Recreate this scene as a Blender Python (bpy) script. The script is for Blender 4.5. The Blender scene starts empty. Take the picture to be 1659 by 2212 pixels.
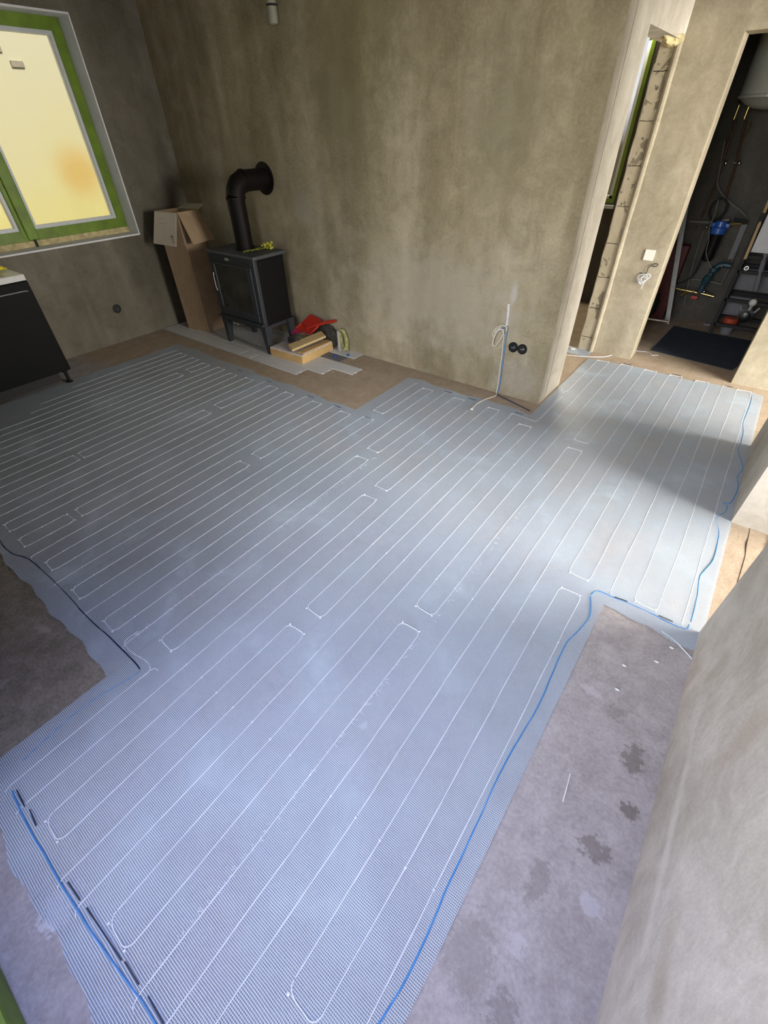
import bpy, bmesh, math, random
from mathutils import Vector, Matrix, noise as mnoise
random.seed(7)
PI = math.pi
S = bpy.context.scene
COL = S.collection

# ---------------------------------------------------------------- camera
IW, IH, FPX, EYE = 1659, 2212, 958.7646, 1.6
RM = Matrix(((0.79632347, 0.60461375, -0.01763932),
             (0.38509921, -0.5292625, -0.75602897),
             (-0.46644134, 0.59525072, -0.65430043)))      # world -> view (right, down, forward)
cd = bpy.data.cameras.new('camera'); cam = bpy.data.objects.new('camera', cd); COL.objects.link(cam)
cd.sensor_fit = 'HORIZONTAL'; cd.sensor_width = 36.0; cd.lens = FPX * 36.0 / IW
cd.clip_start = 0.02; cd.clip_end = 200
r, d, f = RM[0], RM[1], RM[2]
cam.matrix_world = Matrix(((r[0], -d[0], -f[0], 0), (r[1], -d[1], -f[1], 0), (r[2], -d[2], -f[2], EYE), (0, 0, 0, 1)))
S.camera = cam

# ---------------------------------------------------------------- world, sun, daylight
S.view_settings.view_transform = 'Standard'
S.view_settings.look = 'None'
S.view_settings.gamma = 1.0
S.view_settings.use_curve_mapping = False
S.view_settings.exposure = 0.0
w = bpy.data.worlds.new('sky'); S.world = w; w.use_nodes = True
wb = w.node_tree.nodes['Background']
wb.inputs[1].default_value = 0.65
_nt = w.node_tree; _tc = _nt.nodes.new('ShaderNodeTexCoord'); _sp = _nt.nodes.new('ShaderNodeSeparateXYZ'); _rm = _nt.nodes.new('ShaderNodeValToRGB')
_nt.links.new(_tc.outputs['Generated'], _sp.inputs[0]); _mr = _nt.nodes.new('ShaderNodeMapRange'); _mr.inputs[1].default_value = -0.2; _mr.inputs[2].default_value = 0.8
_nt.links.new(_sp.outputs[2], _mr.inputs[0]); _nt.links.new(_mr.outputs[0], _rm.inputs[0]); _nt.links.new(_rm.outputs[0], wb.inputs[0])
_e = _rm.color_ramp.elements                      # ground below the horizon, bright hazy sky above
_e[0].position = 0.17; _e[0].color = (0.10, 0.09, 0.05, 1); _e[1].position = 0.23; _e[1].color = (1.25, 1.3, 1.35, 1)
_x = _e.new(1.0); _x.color = (0.9, 1.05, 1.4, 1)

def sun(direction, energy, color, angle):
    l = bpy.data.lights.new('sun', 'SUN'); l.energy = energy; l.color = color; l.angle = math.radians(angle)
    o = bpy.data.objects.new('sun', l); COL.objects.link(o)
    o.rotation_euler = Vector(direction).to_track_quat('Z', 'Y').to_euler()   # light comes FROM direction
def area(name, loc, target, sx, sy, energy, color, spread=180):
    l = bpy.data.lights.new(name, 'AREA'); l.shape = 'RECTANGLE'; l.size = sx; l.size_y = sy
    l.energy = energy; l.color = color; l.spread = math.radians(spread)
    o = bpy.data.objects.new(name, l); COL.objects.link(o); o.location = loc
    o.rotation_euler = (Vector(loc) - Vector(target)).to_track_quat('Z', 'Y').to_euler()
sun((0.62, 0.25, 0.74), 3.7, (1.0, 0.93, 0.80), 1.0)
# sky light falls downward through each opening, light bounced off the ground outside is weaker and warm
area('balcony_sky', (-0.35, -1.45, 2.4), (-0.35, -0.45, 1.40), 2.2, 1.8, 330, (0.80, 0.86, 1.0))
area('balcony_sky_near', (-0.45, -0.72, 0.98), (-0.45, -0.34, 0.0), 1.5, 1.5, 30, (0.43, 0.51, 1.0), 150)
area('balcony_ground', (-0.45, -0.82, 0.7), (-0.45, 0.18, 0.95), 1.55, 1.2, 22, (1.0, 0.84, 0.36), 140)
area('glazed_room_sky', (4.5, 2.75, 1.78), (3.5, 2.75, 1.33), 4.2, 1.75, 1250, (1.0, 0.96, 0.88))
area('glazed_room_ground', (3.3, 2.75, 0.7), (2.3, 2.75, 1.0), 3.0, 1.2, 26, (1.0, 0.86, 0.45))
area('small_room_daylight', (-2.0, 6.15, 1.85), (-2.0, 5.15, 0.9), 1.0, 1.1, 110, (1.0, 0.88, 0.66))

# ---------------------------------------------------------------- pixel -> point on a real plane (used to read off sizes)
def ray(px, py):
    v = Vector(((px - IW / 2) / FPX, (py - IH / 2) / FPX, 1.0)); return RM.transposed() @ v
def PZ(px, py, z=0.0):
    q = ray(px, py); t = (z - EYE) / q.z; return Vector((q.x * t, q.y * t, z))
def PY(px, py, y):
    q = ray(px, py); t = y / q.y; return Vector((q.x * t, y, EYE + q.z * t))
def PX(px, py, x):
    q = ray(px, py); t = x / q.x; return Vector((x, q.y * t, EYE + q.z * t))

# ---------------------------------------------------------------- materials
class NT:
    def __init__(s, name):
        s.m = bpy.data.materials.new(name); s.m.use_nodes = True; s.t = s.m.node_tree
        s.b = s.t.nodes['Principled BSDF']; s.out = s.t.nodes['Material Output']
    def n(s, typ, **kw):
        x = s.t.nodes.new(typ)
        for k, v in kw.items(): setattr(x, k, v)
        return x
    def l(s, a, b): s.t.links.new(a, b)
    def pos(s, scale=(1, 1, 1), obj=False):
        if obj: src = s.n('ShaderNodeTexCoord').outputs['Object']
        else: src = s.n('ShaderNodeNewGeometry').outputs['Position']
        mp = s.n('ShaderNodeMapping'); mp.inputs['Scale'].default_value = scale; s.l(src, mp.inputs['Vector']); return mp.outputs[0]
    def noise(s, vec, scale, detail=4, rough=0.55, dist=0.0):
        x = s.n('ShaderNodeTexNoise'); x.inputs['Scale'].default_value = scale; x.inputs['Detail'].default_value = detail
        x.inputs['Roughness'].default_value = rough; x.inputs['Distortion'].default_value = dist
        s.l(vec, x.inputs['Vector']); return x.outputs['Fac']
    def ramp(s, fac, stops):
        x = s.n('ShaderNodeValToRGB'); e = x.color_ramp.elements
        while len(e) < len(stops): e.new(0.5)
        for i, (p, c) in enumerate(stops):
            e[i].position = p; e[i].color = (*c, 1) if len(c) == 3 else c
        s.l(fac, x.inputs['Fac']); return x.outputs['Color']
    def mix(s, fac, a, b, mode='MIX'):
        x = s.n('ShaderNodeMix', data_type='RGBA', blend_type=mode)
        for sock, v in ((x.inputs[0], fac), (x.inputs[6], a), (x.inputs[7], b)):
            if isinstance(v, (int, float)): sock.default_value = v
            elif isinstance(v, tuple): sock.default_value = (*v, 1) if len(v) == 3 else v
            else: s.l(v, sock)
        return x.outputs[2]
    def math(s, op, a, b=None, clamp=False):
        x = s.n('ShaderNodeMath', operation=op, use_clamp=clamp)
        for i, v in enumerate((a, b)):
            if v is None: continue
            if isinstance(v, (int, float)): x.inputs[i].default_value = v
            else: s.l(v, x.inputs[i])
        return x.outputs[0]
    def bump(s, h, strength=0.3, dist=0.01):
        x = s.n('ShaderNodeBump'); x.inputs['Strength'].default_value = strength; x.inputs['Distance'].default_value = dist
        s.l(h, x.inputs['Height']); s.l(x.outputs[0], s.b.inputs['Normal'])
    def color(s, c):
        if isinstance(c, tuple): s.b.inputs['Base Color'].default_value = (*c, 1)
        else: s.l(c, s.b.inputs['Base Color'])
    def rough(s, v, spec=0.5):
        s.b.inputs['Roughness'].default_value = v; s.b.inputs['Specular IOR Level'].default_value = spec

def flat(name, c, rough=0.6, metal=0.0, var=0.12, scale=30, spec=0.5):
    t = NT(name); v = t.pos(obj=True)
    n = t.noise(v, scale, 3)
    lo = tuple(x * (1 - var) for x in c); hi = tuple(min(1, x * (1 + var)) for x in c)
    t.color(t.ramp(n, [(0.3, lo), (0.7, hi)])); t.rough(rough, spec); t.b.inputs['Metallic'].default_value = metal
    return t.m

def sstep(t, x, a, b):
    mr = t.n('ShaderNodeMapRange', interpolation_type='SMOOTHSTEP'); mr.inputs[1].default_value = a; mr.inputs[2].default_value = b
    t.l(x, mr.inputs[0]); return mr.outputs[0]

def plaster(name, dark, mid, light, seed=0.0, stretch=(1, 1, .35), streak=0.5, spots=()):
    t = NT(name)
    off = t.n('ShaderNodeVectorMath', operation='ADD'); off.inputs[1].default_value = (seed, seed * 1.7, seed * 0.6)
    g = t.n('ShaderNodeNewGeometry').outputs['Position']; t.l(g, off.inputs[0])
    mp = t.n('ShaderNodeMapping'); mp.inputs['Scale'].default_value = stretch; t.l(off.outputs[0], mp.inputs['Vector'])
    a = t.noise(mp.outputs[0], 2.3, 5, 0.55, 0.6)
    mp2 = t.n('ShaderNodeMapping'); mp2.inputs['Scale'].default_value = (4, 4, .55); t.l(off.outputs[0], mp2.inputs['Vector'])
    b = t.noise(mp2.outputs[0], 1.5, 4, 0.5, 0.3)
    c1 = t.ramp(a, [(0.28, dark), (0.5, mid), (0.74, light)])
    c2 = t.ramp(b, [(0.3, dark), (0.5, mid), (0.72, light)])
    c = t.mix(streak, c1, c2)
    big = t.noise(mp.outputs[0], 0.9, 3, 0.5, 0.8)
    c = t.mix(1.0, c, t.ramp(big, [(0.3, (0.66, 0.65, 0.62)), (0.5, (1, 1, 1)), (0.7, (1.25, 1.25, 1.27))]), 'MULTIPLY')
    mid_ = t.noise(off.outputs[0], 6.5, 5, 0.62, 0.7)
    c = t.mix(1.0, c, t.ramp(mid_, [(0.32, (0.80, 0.79, 0.76)), (0.5, (1, 1, 1)), (0.68, (1.18, 1.18, 1.2))]), 'MULTIPLY')
    fine = t.noise(off.outputs[0], 60, 4, 0.6)
    c = t.mix(0.25, c, t.ramp(fine, [(0.3, dark), (0.7, light)]), 'MIX')
    for (cx, cy, cz, rx, ry, rz, col, amt) in spots:
        mv = t.n('ShaderNodeMapping'); mv.vector_type = 'POINT'
        mv.inputs['Location'].default_value = (-cx / rx, -cy / ry, -cz / rz); mv.inputs['Scale'].default_value = (1 / rx, 1 / ry, 1 / rz)
        t.l(g, mv.inputs['Vector'])
        ln = t.n('ShaderNodeVectorMath', operation='LENGTH'); t.l(mv.outputs[0], ln.inputs[0])
        nn = t.noise(g, 9, 4, 0.6)
        e = t.math('ADD', ln.outputs['Value'], t.math('MULTIPLY', t.math('SUBTRACT', nn, 0.5), 1.6))
        m_ = t.math('MULTIPLY', t.math('SUBTRACT', 1.0, sstep(t, e, 0.2, 1.15)), amt)
        c = t.mix(m_, c, col)
    t.color(c); t.rough(0.9, 0.2)
    hh = t.math('ADD', t.math('MULTIPLY', a, 1.0), t.math('MULTIPLY', fine, 0.12))
    t.bump(hh, 0.35, 0.02)
    return t.m

def m_floor():
    t = NT('concrete_screed'); g = t.pos()
    a = t.noise(g, 2.2, 5, 0.6, 0.4); b = t.noise(g, 9, 5, 0.62, 0.2); fine = t.noise(g, 90, 3, 0.6)
    c_m = t.noise(g, 24, 5, 0.65, 0.4)
    b = t.mix(0.45, b, c_m)
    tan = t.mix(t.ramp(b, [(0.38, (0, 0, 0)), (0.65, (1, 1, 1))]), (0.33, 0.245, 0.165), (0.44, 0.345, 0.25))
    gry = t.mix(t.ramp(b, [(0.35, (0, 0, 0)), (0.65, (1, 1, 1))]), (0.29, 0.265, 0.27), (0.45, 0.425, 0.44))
    brn = t.mix(t.ramp(b, [(0.4, (0, 0, 0)), (0.62, (1, 1, 1))]), (0.13, 0.115, 0.075), (0.25, 0.215, 0.175))  # kitchen floor: shade from the pier and wall put into a darker brown
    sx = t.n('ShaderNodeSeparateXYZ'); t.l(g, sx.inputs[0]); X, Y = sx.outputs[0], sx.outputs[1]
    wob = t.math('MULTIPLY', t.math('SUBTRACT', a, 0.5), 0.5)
    south = t.math('SUBTRACT', 1.0, sstep(t, t.math('ADD', Y, wob), 1.45, 1.75))     # greyer screed, bluish daylight tint put into its colour
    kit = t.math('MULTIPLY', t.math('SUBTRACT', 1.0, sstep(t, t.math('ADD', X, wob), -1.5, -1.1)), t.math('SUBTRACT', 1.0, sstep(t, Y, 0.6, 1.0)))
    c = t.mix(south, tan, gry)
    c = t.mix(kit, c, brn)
    dk = t.math('MULTIPLY', t.ramp(t.noise(g, 3.4, 6, 0.7, 0.8), [(0.62, (0, 0, 0)), (0.70, (1, 1, 1))]), 0.32)
    c = t.mix(dk, c, (0.16, 0.13, 0.11))
    lt = t.math('MULTIPLY', t.ramp(t.noise(g, 5.1, 3, 0.5, 0.3), [(0.66, (0, 0, 0)), (0.72, (1, 1, 1))]), 0.35)
    c = t.mix(lt, c, (0.52, 0.48, 0.45))
    c = t.mix(0.18, c, t.ramp(fine, [(0.3, (0.12, 0.1, 0.09)), (0.7, (0.6, 0.55, 0.5))]))
    for (px, py, rx, ry, col, amt) in ((1368, 1640, .035, .06, (0.13, .115, .10), .75), (1362, 1752, .028, .028, (0.12, .105, .095), .85),
                                      (1285, 1835, .05, .035, (0.14, .12, .11), .75), (1165, 1900, .03, .07, (0.17, .15, .14), .55),
                                      (1278, 1958, .032, .03, (0.50, .49, .54), .8), (1118, 2040, .03, .03, (0.5, .48, .52), .7),
                                      (1088, 2190, .04, .04, (0.16, .14, .14), .6), (1010, 2060, .07, .09, (0.2, .18, .18), .45),
                                      (1280, 1494, .045, .018, (0.48, .47, .5), .7), (1330, 1540, .03, .03, (0.17, .15, .14), .5),
                                      (784, 1567, .014, .016, (0.7, .72, .76), .9), (774, 1716, .02, .016, (0.7, .72, .76), .8),
                                      (722, 1796, .018, .018, (0.62, .65, .7), .6), (130, 1958, .05, .06, (0.60, .62, .66), .85),
                                      (240, 1300, .05, .05, (0.3, .32, .34), .6), (1210, 1170, .02, .02, (0.7, .7, .7), .6)):
        p = PZ(px, py)
        mv = t.n('ShaderNodeMapping'); mv.inputs['Location'].default_value = (-p.x / rx, -p.y / ry, 0); mv.inputs['Scale'].default_value = (1 / rx, 1 / ry, 0)
        t.l(g, mv.inputs['Vector'])
        ln = t.n('ShaderNodeVectorMath', operation='LENGTH'); t.l(mv.outputs[0], ln.inputs[0])
        e = t.math('ADD', ln.outputs['Value'], t.math('MULTIPLY', t.math('SUBTRACT', t.noise(g, 42, 5, 0.7), 0.5), 3.4))
        c = t.mix(t.math('MULTIPLY', t.math('SUBTRACT', 1.0, sstep(t, e, 0.65, 1.05)), amt * .8), c, col)
    t.color(c); t.rough(0.82, 0.3)
    t.bump(t.math('ADD', b, t.math('MULTIPLY', fine, 0.25)), 0.3, 0.008)
    return t.m

def m_net():
    """glass fibre net: pale blue threads, a thin hazy binder film in the cells"""
    t = NT('fibre_net'); g = t.n('ShaderNodeNewGeometry').outputs['Position']
    wn = t.n('ShaderNodeTexNoise'); wn.inputs['Scale'].default_value = 6; wn.inputs['Detail'].default_value = 2; t.l(g, wn.inputs['Vector'])
    vs = t.n('ShaderNodeVectorMath', operation='SCALE'); vs.inputs['Scale'].default_value = 0.010
    sb = t.n('ShaderNodeVectorMath', operation='SUBTRACT'); sb.inputs[1].default_value = (.5, .5, .5)
    t.l(wn.outputs['Color'], sb.inputs[0]); t.l(sb.outputs[0], vs.inputs[0])
    ad = t.n('ShaderNodeVectorMath', operation='ADD'); t.l(g, ad.inputs[0]); t.l(vs.outputs[0], ad.inputs[1])
    sx = t.n('ShaderNodeSeparateXYZ'); t.l(ad.outputs[0], sx.inputs[0])
    def line(v, period, width):
        a = t.math('PINGPONG', v, period / 2)             # 0 at the thread, period/2 in the cell
        return t.math('SUBTRACT', 1.0, sstep(t, a, width * 0.35, width * 0.75))
    ty = line(sx.outputs[1], 0.0056, 0.0017)
    tx = t.math('MULTIPLY', line(sx.outputs[0], 0.0050, 0.0013), 0.80)
    thr = t.math('MAXIMUM', ty, tx)
    patch = t.noise(g, 2.9, 5, 0.6, 0.3)
    film = t.math('ADD', 0.38, t.math('MULTIPLY', t.math('SUBTRACT', patch, 0.5), 1.7), True)
    alpha = t.math('ADD', film, t.math('MULTIPLY', thr, t.math('SUBTRACT', 0.97, film)), True)
    col = t.mix(thr, t.mix(t.ramp(patch, [(0.3, (0, 0, 0)), (0.7, (1, 1, 1))]), (0.13, 0.19, 0.24), (0.31, 0.385, 0.44)), (0.57, 0.645, 0.755))
    t.color(col); t.rough(0.55, 0.35)
    t.l(alpha, t.b.inputs['Alpha'])
    return t.m

def m_planks():
    t = NT('grey_wood_plank'); v = t.pos((1.2, 14, 14), obj=True)
    a = t.noise(v, 2.5, 5, 0.6, 0.5); b = t.noise(v, 9, 4, 0.6)
    c = t.mix(0.4, t.ramp(a, [(0.3, (0.52, 0.52, 0.52)), (0.7, (0.72, 0.72, 0.73))]), t.ramp(b, [(0.3, (0.50, 0.50, 0.51)), (0.7, (0.75, 0.75, 0.76))]))
    t.color(c); t.rough(0.5, 0.4); return t.m

def m_wood(name, lo, hi, stretch=(2, 16, 16)):
    t = NT(name); v = t.pos(stretch, obj=True); a = t.noise(v, 3, 5, 0.6, 1.2)
    t.color(t.ramp(a, [(0.3, lo), (0.7, hi)])); t.rough(0.6, 0.3); t.bump(a, 0.15, 0.002); return t.m

def m_blocks():
    """raw aerated concrete blocks with joints and mortar smears"""
    t = NT('aerated_block'); g = t.pos()
    sx = t.n('ShaderNodeSeparateXYZ'); t.l(g, sx.inputs[0])
    wob = t.math('MULTIPLY', t.math('SUBTRACT', t.noise(g, 30, 3), 0.5), 0.012)
    zz = t.math('ADD', t.math('SUBTRACT', sx.outputs[2], 0.122), wob)
    j = t.math('SUBTRACT', 1.0, sstep(t, t.math('PINGPONG', zz, 0.1235), 0.001, 0.0035))
    n = t.noise(g, 8, 5, 0.6, 0.4)
    edge = t.math('ADD', t.math('MULTIPLY', t.math('ADD', sx.outputs[0], 1.02), 9.0), t.math('MULTIPLY', t.math('SUBTRACT', t.noise(g, 9, 4, 0.6, 0.6), 0.5), 7.0))
    smear = sstep(t, edge, 0.35, 0.5)
    c = t.ramp(n, [(0.3, (0.44, 0.39, 0.29)), (0.7, (0.56, 0.50, 0.38))])
    c = t.mix(smear, c, (0.24, 0.21, 0.16)); c = t.mix(j, c, (0.07, 0.06, 0.05))
    holes = t.ramp(t.noise(g, 22, 2, 0.4), [(0.70, (0, 0, 0)), (0.74, (1, 1, 1))])
    c = t.mix(holes, c, (0.16, 0.14, 0.11))
    t.color(c); t.rough(0.95, 0.1)
    t.bump(t.math('SUBTRACT', n, t.math('MULTIPLY', j, 0.8)), 0.6, 0.01)
    return t.m

def m_facade():
    t = NT('yellow_render'); g = t.pos(); n = t.noise(g, 0.9, 4, 0.5, 0.3)
    c = t.ramp(n, [(0.3, (0.86, 0.76, 0.26)), (0.7, (0.86, 0.79, 0.36))])
    sx = t.n('ShaderNodeSeparateXYZ'); t.l(g, sx.inputs[0])
    up = sstep(t, t.math('ADD', sx.outputs[2], t.math('MULTIPLY', n, 0.8)), 0.6, 3.4)
    c = t.mix(up, c, (0.76, 0.71, 0.50))
    p = PX(170, 372, -8.2)  # soft orange blotch: reflection on the glass, painted into the facade colour
    mv = t.n('ShaderNodeVectorMath', operation='DISTANCE'); mv.inputs[1].default_value = p; t.l(g, mv.inputs[0])
    c = t.mix(t.math('MULTIPLY', t.math('SUBTRACT', 1.0, sstep(t, mv.outputs['Value'], 0.08, 0.42)), 0.75), c, (0.80, 0.52, 0.15))
    t.color(c); t.rough(0.95, 0.1); return t.m

def m_glass(name='pane_glass', tint=(1, 1, 1), gl=0.10, rough=0.02):
    t = NT(name); t.t.nodes.remove(t.b)
    tr = t.n('ShaderNodeBsdfTransparent'); tr.inputs[0].default_value = (*tint, 1)
    gs = t.n('ShaderNodeBsdfGlossy'); gs.inputs['Roughness'].default_value = rough
    fr = t.n('ShaderNodeFresnel'); fr.inputs[0].default_value = 1.45
    mx = t.n('ShaderNodeMixShader'); t.l(t.math('MULTIPLY', fr.outputs[0], gl / 0.04 * 0.5, True), mx.inputs[0])
    t.l(tr.outputs[0], mx.inputs[1]); t.l(gs.outputs[0], mx.inputs[2]); t.l(mx.outputs[0], t.out.inputs[0])
    return t.m

M = {}
M['wall_back'] = plaster('plaster_back', (0.19, 0.155, 0.085), (0.345, 0.295, 0.19), (0.51, 0.455, 0.34), 3.1, spots=(
    (-2.75, 3.13, 1.75, .42, 1, .55, (0.20, 0.175, 0.10), .55), (-1.28, 3.13, 0.72, .03, 1, .10, (0.62, 0.60, 0.57), .8),
    (-1.9, 3.13, 0.62, 1.0, 1, .48, (0.46, 0.41, 0.33), .6), (-2.6, 3.13, 2.2, .8, 1, .5, (0.20, 0.165, 0.085), .5), (-1.5, 3.13, 1.6, .35, 1, .5, (0.26, 0.23, 0.15), .5),
    (-3.2, 3.13, 1.1, .18, 1, .2, (0.40, 0.37, 0.31), .5), (-1.15, 3.13, 0.15, .25, 1, .18, (0.45, 0.41, 0.37), .4)))
M['wall_left'] = plaster('plaster_left', (0.10, 0.088, 0.066), (0.155, 0.14, 0.11), (0.215, 0.20, 0.165), 9.4, spots=(  # same cement plaster, darkened in colour for the weak grazing light here
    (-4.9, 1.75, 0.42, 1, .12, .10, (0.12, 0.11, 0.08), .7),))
M['wall_light'] = plaster('plaster_light', (0.43, 0.395, 0.34), (0.53, 0.495, 0.435), (0.61, 0.58, 0.525), 5.2, streak=0.8)
M['wall_utility'] = plaster('plaster_hall', (0.22, 0.19, 0.13), (0.32, 0.28, 0.205), (0.42, 0.38, 0.30), 7.7, streak=0.6)
M['wall_right'] = plaster('plaster_near', (0.40, 0.365, 0.32), (0.53, 0.495, 0.455), (0.65, 0.62, 0.58), 2.2, stretch=(1, 1, 1), streak=0.12, spots=(
    (0.37, 0.62, 0.22, 1, .42, .035, (0.72, 0.69, 0.65), .6), (0.37, 0.8, 0.55, 1, .06, .2, (0.36, 0.30, 0.24), .5),
    (0.37, 1.2, 0.3, 1, .05, .12, (0.38, 0.33, 0.27), .5), (0.37, 0.35, 0.35, 1, .22, .05, (0.34, 0.29, 0.23), .45)))
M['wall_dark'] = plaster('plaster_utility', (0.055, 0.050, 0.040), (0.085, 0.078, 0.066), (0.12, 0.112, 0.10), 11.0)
M['ceiling'] = plaster('plaster_ceiling', (0.30, 0.28, 0.22), (0.38, 0.35, 0.28), (0.44, 0.41, 0.34), 1.0)
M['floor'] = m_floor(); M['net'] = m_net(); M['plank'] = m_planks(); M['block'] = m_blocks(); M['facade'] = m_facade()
M['glass'] = m_glass()
M['green'] = flat('green_film', (0.135, 0.225, 0.008), 0.45, var=0.25, scale=9)
M['pvc_white'] = flat('white_upvc', (0.62, 0.65, 0.68), 0.35, var=0.04)
M['foam'] = flat('mounting_foam', (0.52, 0.44, 0.24), 0.9, var=0.3, scale=25)
M['reveal'] = flat('white_reveal', (0.78, 0.78, 0.82), 0.8, var=0.06, scale=6)
M['iron'] = flat('cast_iron', (0.034, 0.038, 0.045), 0.42, var=0.2, scale=60, spec=.5)
M['iron_top'] = flat('cast_iron_top', (0.065, 0.07, 0.08), 0.5, var=0.2, scale=60)
M['steel_side'] = flat('black_steel_panel', (0.006, 0.006, 0.007), 0.5, var=0.1, spec=.2)
M['pipe_black'] = flat('black_pipe_enamel', (0.006, 0.004, 0.004), 0.55, var=0.2, scale=40, spec=.2)
M['firebox'] = flat('firebox_glass', (0.035, 0.034, 0.028), 0.12, var=0.5, scale=6)
M['chrome'] = flat('polished_metal', (0.7, 0.7, 0.7), 0.2, 1.0, var=0.05)
M['card'] = flat('cardboard', (0.40, 0.285, 0.18), 0.85, var=0.10, scale=12)
M['card_white'] = flat('white_cardboard', (0.62, 0.56, 0.47), 0.8, var=0.04, scale=10)
M['card_faint'] = flat('faint_grey_print', (0.54, 0.48, 0.41), 0.8, var=0.04)
M['ink'] = flat('faint_ink', (0.20, 0.12, 0.05), 0.9)
M['black'] = flat('black_plastic', (0.008, 0.008, 0.009), 0.3, var=0.1)
M['black_matt'] = flat('black_matt', (0.012, 0.012, 0.013), 0.7, var=0.2)
M['white'] = flat('white_plastic', (0.70, 0.68, 0.62), 0.4, var=0.04)
M['cable'] = flat('white_cable', (0.66, 0.70, 0.76), 0.45, var=0.05)
M['wcable'] = flat('cream_cable', (0.70, 0.64, 0.55), 0.5, var=0.05)
M['blue'] = flat('blue_conduit', (0.06, 0.24, 0.55), 0.4, var=0.1)
M['blue_dark'] = flat('dark_conduit', (0.012, 0.03, 0.07), 0.45, var=0.1)
M['red'] = flat('red_plastic', (0.45, 0.03, 0.018), 0.35, var=0.1)
M['dark_red'] = flat('dark_red', (0.10, 0.010, 0.010), 0.5)
M['pink'] = flat('magenta_label', (0.45, 0.02, 0.10), 0.5)
M['wood'] = m_wood('pine', (0.50, 0.31, 0.12), (0.68, 0.47, 0.22))
M['wood_pale'] = m_wood('pale_wood', (0.50, 0.36, 0.17), (0.62, 0.46, 0.24))
M['wood_dusty'] = m_wood('dusty_board', (0.42, 0.35, 0.30), (0.66, 0.62, 0.62))
M['bag'] = m_glass('clear_bag', (0.80, 0.80, 0.82), 0.5, 0.15)
M['cloth_dark'] = flat('dark_canvas', (0.055, 0.048, 0.04), 0.85, var=0.3)
M['glove'] = flat('green_work_glove', (0.30, 0.31, 0.12), 0.8, var=0.4, scale=20)
M['moss'] = flat('dry_green_twig', (0.20, 0.23, 0.02), 0.7, var=0.4, scale=40)
M['yellow_bloom'] = flat('yellow_bloom', (0.55, 0.50, 0.04), 0.7, var=0.3, scale=40)
M['worktop'] = flat('white_worktop', (0.66, 0.66, 0.66), 0.25, var=0.03)
M['cabinet'] = flat('anthracite_front', (0.006, 0.006, 0.007), 0.5, var=0.1, spec=.1)
M['yellow'] = flat('yellow_rubber', (0.75, 0.66, 0.04), 0.5, var=0.1)
M['pipe_grey'] = flat('grey_pvc', (0.30, 0.30, 0.24), 0.5, var=0.06)
M['enamel'] = flat('white_enamel', (0.42, 0.43, 0.38), 0.22, var=0.03)
M['copper'] = flat('copper', (0.20, 0.11, 0.07), 0.35, 0.8, var=0.2)
M['brass'] = flat('brass', (0.50, 0.38, 0.16), 0.25, 0.9, var=0.15)
M['zinc'] = flat('galvanised_steel', (0.36, 0.37, 0.38), 0.4, 0.5, var=0.1)
M['blue_plastic'] = flat('blue_filter_plastic', (0.03, 0.11, 0.42), 0.3, var=0.1)
M['teal'] = flat('dark_teal_paint', (0.02, 0.06, 0.08), 0.35, var=0.2)
M['panel_white'] = flat('white_panel', (0.60, 0.60, 0.63), 0.5, var=0.04)
M['panel_grey'] = flat('grey_panel', (0.16, 0.16, 0.18), 0.6, var=0.08)
M['orange'] = flat('orange_lid', (0.40, 0.06, 0.02), 0.5, var=0.1)
M['grey_wall_pipe'] = flat('dull_grey_pipe', (0.17, 0.17, 0.155), 0.6, var=0.1)
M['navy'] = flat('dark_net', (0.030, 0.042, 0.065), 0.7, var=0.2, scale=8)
M['vent'] = flat('vent_grille', (0.42, 0.36, 0.26), 0.7)
M['plaster_drop'] = flat('white_plaster_drop', (0.7, 0.7, 0.72), 0.8)
M['crack'] = flat('dark_crack', (0.05, 0.035, 0.025), 0.9)

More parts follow.
